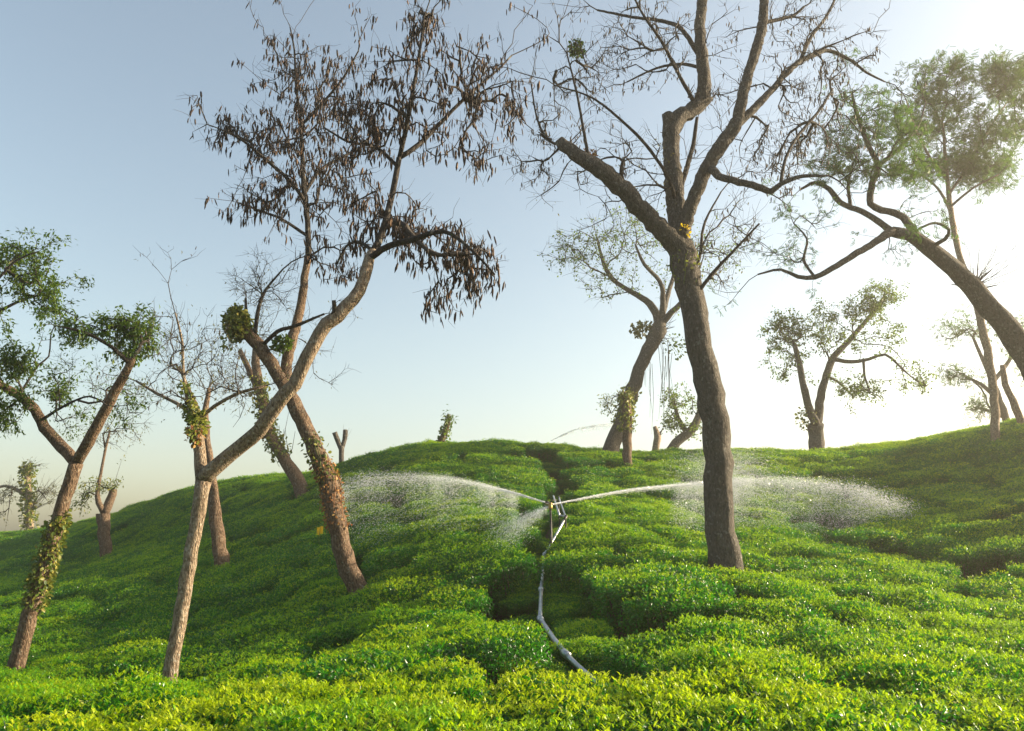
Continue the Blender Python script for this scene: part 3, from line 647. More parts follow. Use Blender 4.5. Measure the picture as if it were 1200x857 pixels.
T5.limb([(823,82,2.288,.4),(800,76,1.76,.7),(770,80,1.408,1),(735,96,0.88,1.2)], bark=dk)
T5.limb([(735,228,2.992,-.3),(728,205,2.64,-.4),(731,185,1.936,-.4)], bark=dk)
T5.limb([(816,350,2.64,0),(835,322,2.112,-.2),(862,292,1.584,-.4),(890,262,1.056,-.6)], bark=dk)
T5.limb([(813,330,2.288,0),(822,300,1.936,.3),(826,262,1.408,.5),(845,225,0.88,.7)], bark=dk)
t1 = T5.grow([(690,110,45,45,34),(655,150,38,45,30),(725,70,50,45,36),(760,20,50,30,34),(840,40,40,35,20),(930,175,50,50,70),(955,90,48,40,56),(900,185,38,40,34),(945,30,45,30,34),(985,140,40,50,40),(905,60,25,50,14),(640,200,35,20,16),(780,60,30,40,20),(690,60,40,40,24),(1010,60,30,30,20),(860,110,30,40,14),(925,120,25,30,16),(610,190,25,35,10)], .0052, .22, maxr=.065)
T5.pods(t1, 3.0, .10, 'podpale'); T5.sprays(t1, 3, .3, .002); T5.pods(t1, .8, .1, 'pod', 'dark_pods')
t2 = T5.grow([(735,185,50,40,40),(770,215,30,50,26),(680,210,40,25,20),(720,240,30,35,12),(830,170,25,50,18),(860,290,40,40,40),(850,330,30,22,16),(870,250,30,25,20),(640,235,30,10,6),(700,265,40,10,6)], .0042, .22, maxr=.13)
T5.sprays(t2, 2, .3, .0018, .8); T5.leaves(t2, 1.4, .05, 'olive', droop=.6)
T5.blob(676,57,9,11,260,.06,'leaf','mistletoe'); T5.spikes(678,70,14,14,.003,spread=1.,up=.2)
T5.blob(691,182,8,7,140,.05,'dry','dead_tuft'); T5.blob(802,266,6,3,16,.05,'yellow','yellow_leaves',-.25); T5.blob(806,275,3,3,7,.05,'yellow','yellow_leaves',-.25); T5.ivy(0,.86,.97,90,.06,.05)
T5.spikes(842,400,3,24,.012,spread=.3,right=.8); T5.spikes(841,385,2,16,.012,spread=.3,right=.9); T5.spikes(829,520,5,26,.012,spread=.35,right=-.5)
T5.spikes(825,110,4,22,.012,spread=.4,right=.4,name='broken_snags'); T5.spikes(786,150,5,20,.014,spread=.4,right=-.5,name='broken_snags'); T5.spikes(660,168,6,16,.016,spread=.5,right=-.8,up=.3,name='broken_snags')

# ---- right-hand trees
H_ = Tree('shade_tree', 'big trunk arching in over the right slope, with feathery open foliage', 15.0,
    [(1300,640,20.33),(1262,545,17.2),(1235,485,15.24),(1205,420,13.69),(1180,385,12.51),(1150,350,11.26),(1120,315,10.01),(1090,290,8.602),(1065,276,7.038),(1045,272,5.943)], M['bark_grey'], 25, sides=18)
H_.limb([(1046,272,5.161,0),(1025,285,3.91,-.2),(1000,300,3.519,-.4),(975,315,3.128,-.5),(955,325,2.659,-.5),(935,325,2.19,-.5),(915,316,1.564,-.4),(888,322,0.9384,-.3)])
H_.limb([(1046,272,4.692,0),(1030,260,3.91,.2),(1010,248,3.519,.4),(985,238,3.128,.6),(972,222,2.659,.7),(955,214,2.033,.8),(938,222,1.173,.8)])
H_.limb([(1082,284,5.161,0),(1060,256,4.379,.2),(1036,248,3.91,.3),(1022,240,3.754,.3),(1024,215,3.597,.3),(1030,195,3.441,.3),(1015,165,2.815,.2),(1003,130,2.033,.2),(998,108,1.251,.2)])
H_.limb([(1030,196,2.346,.3),(1050,178,1.877,.5),(1075,150,1.408,.8),(1085,120,0.782,1)])
H_.limb([(1085,285,2.659,0),(1105,277,2.346,-.3),(1111,268,1.955,-.4),(1096,261,1.564,-.5),(1078,268,1.095,-.6)])
H_.limb([(950,325,1.877,-.5),(940,305,1.564,-.3),(945,280,1.173,-.1),(930,262,0.782,0)])
H_.limb([(1000,243,2.033,.5),(995,215,1.72,.3),(1000,190,1.251,.1)])
t1 = H_.grow([(1030,150,40,30,70),(1000,175,40,45,60),(985,200,35,28,36),(1060,165,36,36,60),(1010,120,40,25,40),(1065,205,40,18,36),(965,180,28,40,26),(1020,205,30,20,24)], .004, .25, maxr=.1)
H_.leaves(t1, 10, .13, 'feather', 'frond', droop=.15, spread=.06)
t2 = H_.grow([(940,290,32,26,24),(920,310,28,14,16),(1085,245,34,26,26),(960,250,30,22,18),(1055,300,30,14,14),(890,300,20,20,8)], .0034, .22, maxr=.09)
H_.leaves(t2, 4, .09, 'feather', 'frond', droop=.4, spread=.02); H_.sprays(t2, 2, .25, .002)
H_.spikes(1157,335,16,26,.02,spread=.6,up=1.,name='shoot_stubs'); H_.spikes(1168,330,24,90,.006,spread=.4,right=.6,up=.7)
I_ = Tree('slender_tree', 'slender pale trunk on the right crest with a dense feathery crown', 22.0,
    [(1166,512,5.412),(1165,470,4.592),(1158,420,4.428),(1150,380,4.1),(1140,340,3.772),(1128,310,3.444),(1120,280,3.28),(1115,250,2.87),(1111,220,2.46),(1108,185,1.968),(1105,145,1.312)], M['bark_pale'], 26, step=.2, sides=10)
I_.limb([(1112,225,1.804,0),(1130,200,1.558,.4),(1150,165,1.312,.8),(1180,120,0.82,1.2)]); I_.limb([(1110,210,1.804,0),(1090,185,1.476,-.4),(1075,155,1.148,-.8),(1062,118,0.82,-1)]); I_.limb([(1115,250,1.804,0),(1100,222,1.476,.5),(1080,206,1.148,.9),(1060,196,0.82,1.2)]); I_.limb([(1114,240,1.64,0),(1140,220,1.394,-.6),(1170,205,0.984,-1)])
t1 = I_.grow([(1105,105,42,42,110),(1165,85,30,28,60),(1190,100,30,38,70),(1145,160,48,42,120),(1085,140,38,38,80),(1155,203,42,16,70),(1080,198,36,14,50),(1195,150,25,20,34),(1125,190,40,24,50),(1225,120,30,40,40)], .0055, .35)
I_.leaves(t1, 15, .19, 'feather', 'frond', droop=.1, spread=.09)
I2 = Tree('slender_tree', 'short crooked bare stem beside the slender pale trunk', 22.5, [(1199,499,4.4),(1187,470,4),(1178,450,3.4),(1175,428,2.4)], M['bark_pale'], 27, step=.2, sides=9)
I2.spikes(1177,445,4,18,.008,spread=.5)
K2 = Tree('shade_tree', 'hazy feathery tree beyond the right crest', 31.0, [(1185,512,5),(1172,470,4),(1160,440,3),(1150,418,2.2),(1140,395,1.4)], M['bark_grey'], 28, step=.3, sides=8)
K2.limb([(1172,468,2.6,0),(1150,450,2,.5),(1128,440,1.2,1)]); K2.limb([(1165,450,2.4,0),(1185,420,2,.6),(1190,395,1.2,1)]); K2.limb([(1180,495,2.4,0),(1165,485,1.8,.4),(1148,478,1.2,.6)])
t1 = K2.grow([(1130,385,34,18,60),(1125,440,26,10,34),(1150,478,16,14,22),(1190,395,22,30,50),(1215,440,25,40,40)], .007, .5); K2.leaves(t1, 9, .2, 'feather', 'frond', droop=.2, spread=.15)
J_ = Tree('shade_tree', 'crest tree with two upright forks and sparse leafy clumps', 28.0, [(958,534,9.5),(957,512,8.6),(955,497,9)], M['bark_grey'], 29, step=.2, sides=13)
J_.limb([(951,501,4.92,0),(945,480,4.264,-.2),(938,445,3.936,-.4),(936,425,3.608,-.5),(931,404,2.788,-.5)]); J_.limb([(960,501,4.92,0),(963,470,4.592,.2),(968,445,4.1,.3),(977,420,4.1,.4),(995,400,3.28,.5),(1012,380,2.788,.6),(1025,365,2.46,.7),(1036,348,1.476,.8)])
J_.limb([(979,419,2.46,.4),(1000,423,2.132,0),(1020,420,1.804,-.4),(1038,415,1.558,-.6),(1052,427,1.23,-.8),(1068,442,0.82,-1)]); J_.limb([(970,440,1.64,.3),(985,450,1.312,.8),(1000,465,0.984,1.2)])
J_.limb([(1012,421,1.64,-.2),(1013,440,1.312,-.3),(1020,460,0.82,-.4)])
t1 = J_.grow([(918,385,28,22,70),(1032,346,26,22,60),(1015,365,26,20,50),(975,372,34,22,40),(1005,455,32,14,34),(1068,440,22,22,24),(925,420,32,26,40),(950,395,30,20,30),(990,400,30,20,30),(1045,395,20,20,20)], .006, .35, maxr=.2)
J_.leaves(t1, 26, .08, 'leaf', 'round', droop=.3); J_.sprays(t1, 1, .4, .004)
J_.blob(944,490,12,14,170,.12,'ivy','epiphyte')

tp_ = hit(375, 630, .75); hd = at(645, 592, 13.4)
# ------------------------------------------------------------------ tea bushes
def make_bush(seed, R0=.585, H=CANOPY, n_mat=8500, n_shoot=620, hi=False, ls=.043, flush=0.):
    r = np.random.default_rng(seed)
    ph = r.uniform(0, 6.28, 4); am = r.uniform(.03, .09, 4)
    def rad(th): return R0*(1 + sum(am[k]*np.sin((k+1)*th+ph[k]) for k in range(4)))
    bx, by = r.uniform(-.5, .5, 16), r.uniform(-.5, .5, 16); bh = r.uniform(-.07, .06, 16)
    def top(x, y):
        z = 0
        for k in range(16): z = z + bh[k]*np.exp(-((x-bx[k])**2+(y-by[k])**2)/.02)
        return z
    def surf(n, bias):
        th = r.uniform(0, 6.283, n); v = r.random(n)
        ft = .62; q = np.where(v < ft, np.sqrt(v/ft)*.94, 1.0)
        side = v >= ft
        zz = np.where(side, r.uniform(.12, 1, n), 1.0)
        rr = rad(th)*np.where(side, (.62+.38*np.sqrt(np.clip(zz*1.25, 0, 1)))*(1-.10*np.clip(zz-.8, 0, 1)/.2), q)
        x, y = rr*np.cos(th), rr*np.sin(th)
        edge = np.clip((rr/rad(th))**4, 0, 1)
        z = np.where(side, zz*H*.90, H*(1-.10*edge)) + top(x, y)*np.where(side, zz, 1)
        nrm = np.stack([np.where(side, np.cos(th), x*.7*edge), np.where(side, np.sin(th), y*.7*edge), np.where(side, .25, 1.0)], -1)
        dep = r.random(n)**bias*.16
        pos = np.stack([x, y, z], -1) - unit(nrm)*dep[:, None]
        return pos, unit(nrm), side
    fol = MB()
    T_, a3, a4 = (LEAFH, LEAFH3, LEAFH4) if hi else (LEAF, LEAF3, None)
    pos, nr, side = surf(n_mat, 1.3)
    out_ = pos*np.array([1, 1, 0]); 
    yd = unit(out_+1e-4)*.45 + r.standard_normal((n_mat, 3))*.85 + np.array([0, 0, .15])
    zd = nr + r.standard_normal((n_mat, 3))*.6
    scatter(fol, T_, a3, a4, pos, yd, zd, ls*r.uniform(.6, 1.3, n_mat), np.clip(r.normal(.43, .28, n_mat), 0, 1))
    sh = MB()
    pos, nr, side = surf(int(n_shoot*1.5), 4.); k = ~side; pos, nr = pos[k][:n_shoot], nr[k][:n_shoot]
    k = len(pos); lift = r.uniform(0, .06, k)
    pos = pos + nr*lift[:, None]
    cl = np.clip(.45 + flush + 3.5*top(pos[:, 0], pos[:, 1]) + r.normal(0, .2, k), 0, 1)
    for q in range(3):
        a = r.uniform(0, 6.283, k); el = r.uniform(.4, 1.15, k)
        d = np.stack([np.cos(a)*np.cos(el), np.sin(a)*np.cos(el), np.sin(el)], -1)
        zd = np.array([0, 0, 1.]) - d*.6 + r.standard_normal((k, 3))*.15
        scatter(sh, T_, a3, a4, pos + r.standard_normal((k, 3))*.006, d, zd, ls*r.uniform(.5, 1.05, k)*(1 if q else .8), cl*.8 + .2*r.random(k))
    br = MB()
    for q in range(11):
        a = r.uniform(0, 6.28); e = r.uniform(.15, .5)
        p1 = np.array([math.cos(a)*.05, math.sin(a)*.05, -.12]); p3 = np.array([math.cos(a)*e, math.sin(a)*e, H*.88])
        p2 = (p1+p3)/2 + np.array([math.cos(a), math.sin(a), 0])*.08 + r.standard_normal(3)*.04
        tube(br, [p1, p2, p3], [.018, .011, .005], 4, 0, False)
    return fol, sh, br

N_VAR = 6
def flush_of(x, y, r):
    """how much young leaf a bush carries: patchy over the hill, least on the far left slope"""
    v = 2.3 + 1.3*math.sin(x*.55+1.1)*math.sin(y*.47+.6) + .9*math.sin(x*1.3+y*.9) + r.gauss(0, .8)
    v += 1.0 if y < 9 else 0.0
    v -= 1.0 if x < -3 and y > 10 else 0.0
    return int(min(5, max(0, round(v))))
variants = []
for k in range(N_VAR):
    f_, s_, b_ = make_bush(100+k, n_shoot=(160, 320, 520, 760, 1050, 1400)[k])
    variants.append((f_.mesh('foliage', M['tea'], False), s_.mesh('young_shoots', M['shoot'], False), b_.mesh('branches', M['teawood'], True)))
hi_variants = []
for k in range(3):
    f_, s_, b_ = make_bush(200+k, n_mat=9000, n_shoot=(900, 1200, 1500)[k], hi=True, ls=.046, flush=.5)
    hi_variants.append((f_.mesh('foliage', M['tea'], True), s_.mesh('young_shoots', M['shoot'], True), b_.mesh('branches', M['teawood'], True)))

def rows(ang, sx, sy, keep, seed, x0=-34, x1=34, y0=1.6, y1=50):
    r = np.random.default_rng(seed); c, s = math.cos(ang), math.sin(ang)
    u = np.arange(-70, 70, sx); v = np.arange(-70, 70, sy)
    U, V = np.meshgrid(u, v); U = U + (np.arange(len(v)) % 2)[:, None]*sx*.5
    U = U + r.normal(0, .17, U.shape); V = V + r.normal(0, .15, V.shape) + .22*np.sin(U*.35+V*.2)
    x = (U*c - V*s).ravel(); y = (U*s + V*c).ravel()
    k = (x > x0) & (x < x1) & (y > y0) & (y < y1); q = np.stack([x[k], y[k]], -1)
    return q[keep(q)]
gl_y, gl_x = gully[:, 1], gully[:, 0]
def right_of(q): return q[:, 0] > np.interp(q[:, 1], gl_y, gl_x)
spots = np.vstack([rows(R(30), .70, .93, lambda q: ~right_of(q), 1), rows(R(-14), .72, .95, right_of, 2)])
# seen region with a margin
az = np.abs(np.arctan2(spots[:, 0], spots[:, 1])); dist = np.linalg.norm(spots, axis=1)
k = (np.abs(spots[:, 0]) < spots[:, 1]*.72 + 4.5) & (dist > 3.1)
spots = spots[k]
dg = seg_dist(spots, gully); dp = seg_dist(spots, path_r)
spots = spots[(dg > .54) & (dp > .30)]
r_ = np.random.default_rng(5); spots = spots[r_.random(len(spots)) > .025]
tb = np.array(TREE_BASES)
for bx0, by0, bx1, by1, rr in TREE_BASES:
    dd = seg_dist(spots, np.array([[bx0, by0], [bx1+1e-3, by1+1e-3]])); spots = spots[dd > rr + .30]
# a narrow footpath below the left hedge
foot = np.array([at(-60, 846, 3.9)[:2], at(150, 846, 3.9)[:2]])
spots = spots[seg_dist(spots, foot) > .35]
small = np.zeros(len(spots), bool)
rg = np.random.default_rng(9); add = []
for a_, b_ in zip(gully[:-1], gully[1:]):
    for q in np.arange(0, np.linalg.norm(b_-a_), .22):
        dr = unit(b_-a_); add.append(a_ + dr*q + np.array([-dr[1], dr[0]])*rg.choice([-1, 1])*rg.uniform(.2, .42))
add = np.array(add); add = add[add[:, 1] > 3.6]
spots = np.vstack([spots, add]); small = np.concatenate([small, np.ones(len(add), bool)])
gz = ground(spots[:, 0], spots[:, 1])
# which bushes the photograph shows: seen from the camera over the nearer ground
ctop = gz + CANOPY
vis = np.zeros(len(spots), bool)
for i, (q, z) in enumerate(zip(spots, ctop)):
    u = np.linspace(.08, .93, 22); lx, ly = q[0]*u, q[1]*u
    lz = CAM[2] + (z + .12 - CAM[2])*u
    vis[i] = np.all(lz > ground(lx, ly) + CANOPY - .25)
rel = np.stack([spots[:, 0], spots[:, 1], ctop - CAM[2]], -1)
fw = rel[:, 1]*cp + rel[:, 2]*sp; upc = -rel[:, 1]*sp + rel[:, 2]*cp
pxx = CX + F_PX*rel[:, 0]/np.maximum(fw, .1); pyy = CY - F_PX*upc/np.maximum(fw, .1)
inf = vis & ~small & (pxx > -25) & (pxx < 1225) & (pyy < 900) & (fw > 1)
order = np.argsort(np.where(inf, np.linalg.norm(rel, axis=1), 1e6))
n_ind = min(300, int(inf.sum())); ind = set(order[:n_ind].tolist())
behind = np.where(~vis & (spots[:, 1] > 34))[0]
def bush_rot(i, r):
    x, y = spots[i]; n = gnormal(x, y); n = Vector((n.x/n.z*.97, n.y/n.z*.97, 1)).normalized()
    qz = Vector((0, 0, 1)).rotation_difference(n)
    return (qz.to_matrix() @ Matrix.Rotation(r.uniform(0, 6.283), 3, 'Z')).to_euler()
marks = [(B, 'the pale forked trunk'), (C_, 'the brown leaning trunk with dry creeper'), (A_, 'the leaning trunk with green creeper'),
         (F_, 'the thin bare brown trunk'), (T5, 'the tall rough grey trunk')]
hollow = hit(1000, 645)[:2]
def bush_label(x, y):
    q = np.array([[x, y]])
    for t_, nm in marks:
        b_ = t_.root.location
        if math.hypot(x-b_.x, y-b_.y) < 1.35: return 'low tea bush growing against the foot of ' + nm, 'tea bushes at the foot of ' + nm
    if math.hypot(x-tp_[0], y-tp_[1]) < 1.0: return 'low tea bush right beside the yellow card trap', 'tea bushes round the yellow trap'
    if math.hypot(x-hd[0], y-hd[1]) < 1.5: return 'wet tea bush close round the sprinkler post', 'tea bushes round the sprinkler'
    if seg_dist(q, gully)[0] < 1.05:
        return ('tea bush lining the pipe gap, on the side towards the big grey tree', 'tea bushes lining the pipe, grey tree side') if right_of(q)[0] else ('tea bush lining the pipe gap, on the side away from the big grey tree', 'tea bushes lining the pipe, far side from the grey tree')
    if seg_dist(q, path_r)[0] < .95: return 'tea bush edging the dark furrow in the right hollow', 'tea bushes along the furrow'
    if y < 6.0: return 'close flat-topped tea bush with large glossy leaves, below the pipe end', 'tea bushes nearest the foot of the slope'
    if right_of(q)[0]:
        if y < T5.root.location.y: return 'tea bush on the slope below the tall rough grey trunk', 'tea bushes below the grey tree'
        return 'tea bush on the slope above and behind the tall rough grey trunk', 'tea bushes above the grey tree'
    if y < C_.root.location.y - .5: return 'tea bush in the rows between the pale forked trunk and the pipe', 'tea bushes below the brown leaning trunk'
    return 'tea bush on the slope above the brown leaning trunk', 'tea bushes above the brown leaning trunk'
rb = random.Random(3); protos = {}
for c_, i in enumerate(sorted(ind)):
    near = np.linalg.norm(rel[i]) < 6.2
    key = ('h', rb.randrange(3)) if near else ('v', flush_of(*spots[i], rb))
    vs = hi_variants[key[1]] if near else variants[key[1]]
    x, y = spots[i]; z = gz[i]; s = rb.uniform(.88, 1.14); hs = (s+2)/3*rb.uniform(.93, 1.07)
    if key not in protos:
        root = empty('tea_bush', (0, 0, 0), 'low flat-topped tea bush with glossy green leaves and pale young shoots', 'tea bush', 'tea bushes covering the hillside')
        parts = []
        for nm, me in zip(('foliage', 'young_shoots', 'branches'), vs):
            o = bpy.data.objects.new(nm, me); COL.objects.link(o); o.parent = root; parts.append(o)
            if nm != 'branches': o['kind'] = 'stuff'
        protos[key] = (root, parts)
    else:
        r0, ps = protos[key]; root = r0.copy(); COL.objects.link(root)
        for p_ in ps:
            o = p_.copy(); COL.objects.link(o); o.parent = root
    root['label'], root['group'] = bush_label(x, y)
    root.location = (x, y, z); root.rotation_euler = bush_rot(i, rb); root.scale = (s, s, hs)

# the bushes beyond those: one mass, geometry instances owned by one object
rest = [i for i in range(len(spots)) if i not in ind and not (spots[i, 1] > 45)]
me = bpy.data.meshes.new('tea_bush_mass'); me.vertices.add(len(rest))
co = np.array([(spots[i, 0], spots[i, 1], gz[i]) for i in rest], np.float32); me.vertices.foreach_set('co', co.ravel())
a = me.attributes.new('rot', 'FLOAT_VECTOR', 'POINT'); a.data.foreach_set('vector', np.array([tuple(bush_rot(i, rb)) for i in rest], np.float32).ravel())
sc_ = np.array([(s, s, (s+2)/3*rb.uniform(.94, 1.05)) for s in [rb.uniform(.90, 1.14) for _ in rest]], np.float32)
sc_[small[rest]] *= np.random.default_rng(4).uniform(.34, .6, (int(small[rest].sum()), 1)).astype(np.float32)
a = me.attributes.new('scl', 'FLOAT_VECTOR', 'POINT'); a.data.foreach_set('vector', sc_.ravel())
a = me.attributes.new('pick', 'INT', 'POINT'); a.data.foreach_set('value', np.array([flush_of(*spots[i], rb) for i in rest], np.int32))
mass = bpy.data.objects.new('tea_bush_mass', me); COL.objects.link(mass)
tag(mass, 'far tea bushes merging into one green cover over the upper slopes', 'tea bushes', kind='stuff')
def joined(name, meshes):
    """one mesh of a bush's three parts, kept out of the scene as the source of the mass"""
    import bmesh
    bm = bmesh.new(); mats = []
    for k, m_ in enumerate(meshes):
        n0 = len(bm.faces); bm.from_mesh(m_); bm.faces.ensure_lookup_table()
        for f in bm.faces[n0:]: f.material_index = k
        mats.append(m_.materials[0])
    out_ = bpy.data.meshes.new(name); bm.to_mesh(out_); bm.free()
    for m_ in mats: out_.materials.append(m_)
    return bpy.data.objects.new(name, out_)
ng = bpy.data.node_groups.new('bush_mass', 'GeometryNodeTree')
ng.interface.new_socket('Geometry', in_out='INPUT', socket_type='NodeSocketGeometry'); ng.interface.new_socket('Geometry', in_out='OUTPUT', socket_type='NodeSocketGeometry')
gi = ng.nodes.new('NodeGroupInput'); go = ng.nodes.new('NodeGroupOutput')
iop = ng.nodes.new('GeometryNodeInstanceOnPoints'); jn = ng.nodes.new('GeometryNodeJoinGeometry')
for k in reversed(range(N_VAR)):
    oi = ng.nodes.new('GeometryNodeObjectInfo'); oi.inputs['Object'].default_value = joined('tea_bush_source', variants[k])
    g2 = ng.nodes.new('GeometryNodeGeometryToInstance')
    ng.links.new(oi.outputs['Geometry'], g2.inputs[0]); ng.links.new(g2.outputs[0], jn.inputs[0])
def named(n, t_):
    q = ng.nodes.new('GeometryNodeInputNamedAttribute'); q.data_type = t_; q.inputs[0].default_value = n; return q.outputs[0]
ng.links.new(gi.outputs[0], iop.inputs['Points']); ng.links.new(jn.outputs[0], iop.inputs['Instance'])
iop.inputs['Pick Instance'].default_value = True
ng.links.new(named('pick', 'INT'), iop.inputs['Instance Index'])
e2r = ng.nodes.new('FunctionNodeEulerToRotation'); ng.links.new(named('rot', 'FLOAT_VECTOR'), e2r.inputs[0]); ng.links.new(e2r.outputs[0], iop.inputs['Rotation'])
ng.links.new(named('scl', 'FLOAT_VECTOR'), iop.inputs['Scale']); ng.links.new(iop.outputs[0], go.inputs[0])
mo = mass.modifiers.new('bushes', 'NODES'); mo.node_group = ng

# ------------------------------------------------------------------ pipe line
pr = empty('irrigation_pipe', (pipe_pts[0][0], pipe_pts[0][1], g1(*pipe_pts[0][:2])), 'aluminium irrigation pipe in jointed lengths running up the gap between bushes', 'pipe')
rads = [.027, .027, .026, .025, .02, .015]
for k in range(len(pipe_pts)-1):
    a, b = pipe_pts[k], pipe_pts[k+1]; d = unit(b-a)
    mb = MB(); n = 6; pts = a + (b-a)*np.linspace(0, 1, n)[:, None]; pts[1:-1, 2] -= .012*np.sin(np.linspace(0, math.pi, n))[1:-1]
    tube(mb, pts, rads[k], 14); mb.build('pipe_section', M['metal'], pr)
    mb = MB(); tube(mb, [b-d*.09, b-d*.085, b+d*.03, b+d*.035], [rads[k], rads[k]*1.45, rads[k]*1.45, rads[k]], 14); mb.build('coupling', M['metal'] if k < 4 else M['darkmetal'], pr)
# the twin rods at its top end
a, b = pipe_pts[5], pipe_pts[6]; sh_ = np.array([-.11, .02, .03])
mb = MB(); tube(mb, [a+sh_, (a+b)/2+sh_, b+sh_], .016, 10); mb.build('pipe_section', M['metal'], pr)
mb = MB(); tube(mb, [a+sh_*1.1, a+sh_*.5, a-sh_*.1], .018, 10); mb.build('coupling', M['metal'], pr)
# legs holding the raised end
for q in (.0, 1.):
    c = a + (b-a)*q; mb = MB(); gq = g1(c[0], c[1]); tube(mb, [c, (c+np.array([c[0], c[1], gq-.05]))/2, (c[0], c[1], gq-.05)], .012, 6); mb.build('prop', M['darkmetal'], pr)

# ------------------------------------------------------------------ sprinkler
gz_ = g1(hd[0], hd[1])
spn = empty('sprinkler', (hd[0], hd[1], gz_), 'impact sprinkler head on a dark riser post, throwing water both ways', 'sprinkler')
mb = MB(); tube(mb, [(hd[0], hd[1], gz_-.1), (hd[0]+.01, hd[1], (gz_+hd[2])/2), hd-np.array([0,0,.05])], .019, 10); mb.build('riser', M['darkmetal'], spn)
for k in range(3):
    a_ = 2.1*k+.4; e = hd + np.array([math.cos(a_)*.45, math.sin(a_)*.45, 0]); e[2] = g1(e[0], e[1])-.05
    mb = MB(); s0 = np.array([hd[0], hd[1], gz_ + (hd[2]-gz_)*.55]); tube(mb, [s0, (s0+e)/2, e], .010, 6); mb.build('leg', M['darkmetal'], spn)
mb = MB(); tube(mb, [hd-np.array([0,0,.07]), hd-np.array([0,0,.05]), hd+np.array([0,0,.03]), hd+np.array([0,0,.045])], [.028,.036,.034,.02], 12); mb.build('body', M['brass'], spn)
jr = [(648,591,13.4),(740,574,14.6),(830,566,15.8),(890,562,16.4),(960,566,17),(1020,577,17.2),(1068,599,17.2)]
jl = [(643,590,13.4),(600,577,13.9),(560,567,14.4),(520,560,14.9),(470,558,15.4),(420,562,15.8),(385,580,16.0)]
JR = np.array([at(*q) for q in jr]); JL = np.array([at(*q) for q in jl])
for J0, ln, rr in ((JR, .17, .017), (JL, .11, .012)):
    d = unit(J0[1]-J0[0]); mb = MB(); tube(mb, [hd, hd+d*ln*.5, hd+d*ln*.95, hd+d*ln], [rr*1.5, rr*1.25, rr*.8, rr*.6], 10); mb.build('nozzle', M['brass'], spn)
d = unit(JR[1]-JR[0]); sd = np.cross(d, [0,0,1]); mb = MB()
tube(mb, [hd+np.array([0,0,.05]), hd+np.array([0,0,.075])+d*.05, hd+np.array([0,0,.06])+d*.17], .008, 6); box(mb, hd+d*.18+np.array([0,0,.045]), (.012,.02,.02)); box(mb, hd-d*.08+np.array([0,0,.06]), (.03,.015,.015)); mb.build('impact_arm', M['darkmetal'], spn)

# ------------------------------------------------------------------ water
TET = [(0,0,1),(.94,0,-.33),(-.47,.82,-.33),(-.47,-.82,-.33)]; TET3 = [(0,1,2),(0,2,3),(0,3,1),(1,3,2)]
def jet(name, J0, label, n, core_len, mist, seed, size=.0042, start=.0, fall=.5, widen=.30, solid=True):
    r = np.random.default_rng(seed); mb = MB()
    Pp, _ = smooth_path(J0, np.ones(len(J0)), .05); L = len(Pp)-1
    if solid:
        m_ = int(L*core_len); rad = np.linspace(.010, .016, m_)*(1+.25*r.standard_normal(m_)); tube(mb, Pp[:m_], np.maximum(rad, .003), 6, .25, False)
    def put(n, u, sg, down, sz):
        lag = .10*np.maximum(down, 0)*u                      # falling drops trail behind
        u = np.clip(u - lag, 0, 1); i = np.clip((u*L).astype(int), 0, L); c = Pp[i]
        pos = c + r.standard_normal((n, 3))*sg[:, None]*np.array([1, 1, .7]); pos[:, 2] -= down
        gd = unit(np.gradient(Pp, axis=0))[i] + np.array([0, 0, -.25]) + .2*r.standard_normal((n, 3))
        ok = pos[:, 2] > ground(pos[:, 0], pos[:, 1]) + .3
        q = pos[ok]; k = len(q)
        tp = np.array(TET)*np.array([.8, 4.5, .8])
        scatter(mb, tp, TET3, None, q, gd[ok], r.standard_normal((k, 3)), sz*r.uniform(.5, 1.5, k), .5)
    # dense thread, then breaking up
    u = r.random(int(n*.30))**1.5; put(len(u), u, .006 + widen*.55*u**1.8, r.exponential(1, len(u))*.05*u, size)
    # veil shed from the thread
    k = int(n*.70); u = start + (1-start)*r.random(k)**.8
    pc = start + (1-start)*r.random(46); ev = r.random(k) < .6                  # pulses of the jet fall as streaks
    u = np.where(ev, pc[r.integers(0, 46, k)] + r.normal(0, .007, k), u).clip(0, 1)
    put(k, u, .02 + widen*.34*u, r.exponential(1, k)*fall*(.15+.85*u), size*.85)
    if mist:
        k = mist[0]; u = r.normal(mist[1], mist[2], k).clip(.02, 1); put(k, u, np.full(k, mist[3]), r.normal(mist[4], mist[5], k), size*.75)
    o_ = mb.build(name, M['water'], None, False); tag(o_, label, 'water', kind='stuff'); return o_
jet('water_spray', JR, 'long white water jet arching past the big trunk into the right hollow', 85000, .42, (20000, .50, .06, .26, -.20, .20), 41, size=.0032, start=.36, fall=.8)
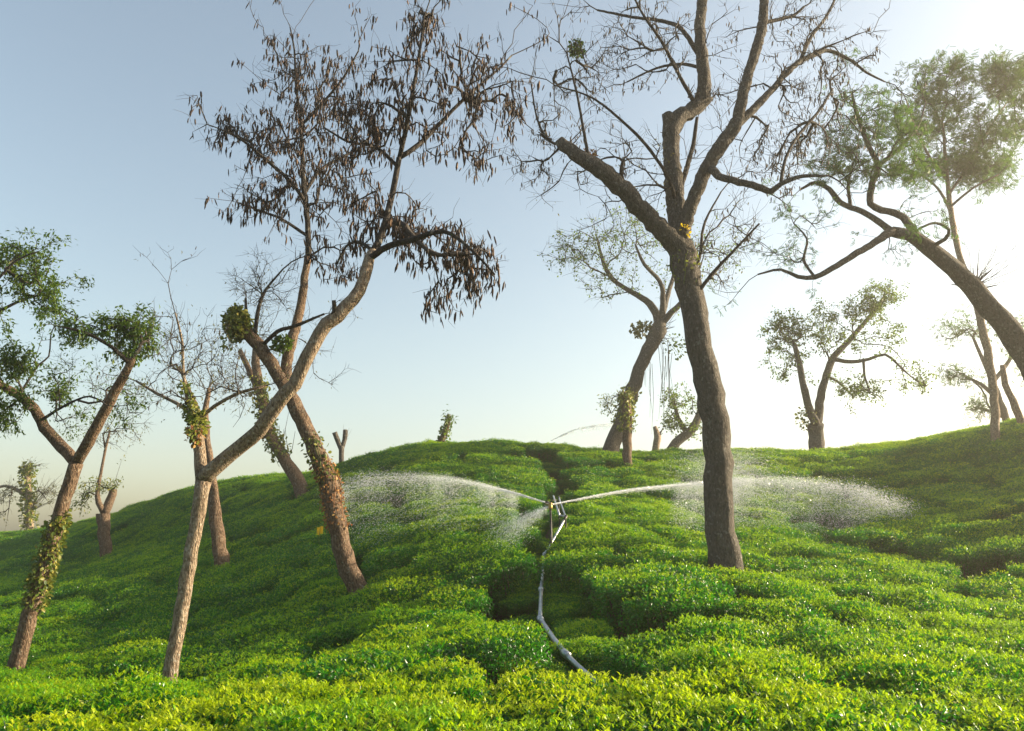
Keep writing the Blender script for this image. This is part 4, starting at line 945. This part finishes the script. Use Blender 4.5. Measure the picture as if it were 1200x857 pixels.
jet('water_spray', JL, 'finer water spray drifting over the left side of the hill', 42000, .22, None, 42, size=.0026, start=.15, fall=.6, widen=.3)
JD = np.array([at(644,593,13.4), at(625,602,13.3), at(605,612,13.2), at(585,624,13.1)])
jet('water_spray', JD, 'short fan of fine spray falling just left of the sprinkler post', 7000, .0, None, 43, size=.0024, start=.1, fall=.12, widen=.35, solid=False)
JF = np.array([at(647,516,36), at(672,504,36), at(695,499,36), at(716,497,36), at(735,500,36)])
jet('water_spray', JF, 'thin distant water arc showing over the hilltop', 1600, .0, None, 44, size=.009, start=.1, fall=.12, widen=.1, solid=False)

# ------------------------------------------------------------------ yellow card trap among the bushes
gq = g1(tp_[0], tp_[1]); tr_ = empty('insect_trap', (tp_[0], tp_[1], gq), 'small yellow card trap on a stick among bushes left of the brown trunk', 'insect trap')
top_ = at(375, 622, tp_[1])
mb = MB(); tube(mb, [(tp_[0], tp_[1], gq-.1), (tp_[0], tp_[1]+.01, (gq+top_[2])/2), (top_[0], top_[1]+.01, top_[2]+.1)], .008, 6); mb.build('stick', M['teawood'], tr_)
for sx in (-1, 1):
    mb = MB(); box(mb, top_+np.array([sx*.036, -.01+.012*sx, .012*sx]), (.032, .003, .085), Matrix.Rotation(.25*sx, 3, 'Z')); mb.build('card', M['yellow'], tr_, False)

# ------------------------------------------------------------------ haze
mb = MB(); lo = np.array([-155., -65., -8.5]); hi_ = np.array([155., 155., 19.0])
box(mb, (lo+hi_)/2, (hi_-lo)/2)
m, t = mat_new('haze_air'); v = t.nodes.new('ShaderNodeVolumePrincipled'); v.inputs['Density'].default_value = HAZE_DENSITY
v.inputs['Color'].default_value = (1.0,.94,.82,1); v.inputs['Anisotropy'].default_value = .6
o = t.nodes.new('ShaderNodeOutputMaterial'); t.links.new(v.outputs[0], o.inputs['Volume'])
hz = mb.build('haze', m, None, False, 'stuff'); tag(hz, 'thin bright morning haze hanging in the air over the hill', 'haze')
zs = [ob.bound_box for ob in []]
print('bushes', len(spots), 'individual', n_ind, 'visible', int(inf.sum()), 'ground z', GZ.min(), GZ.max())
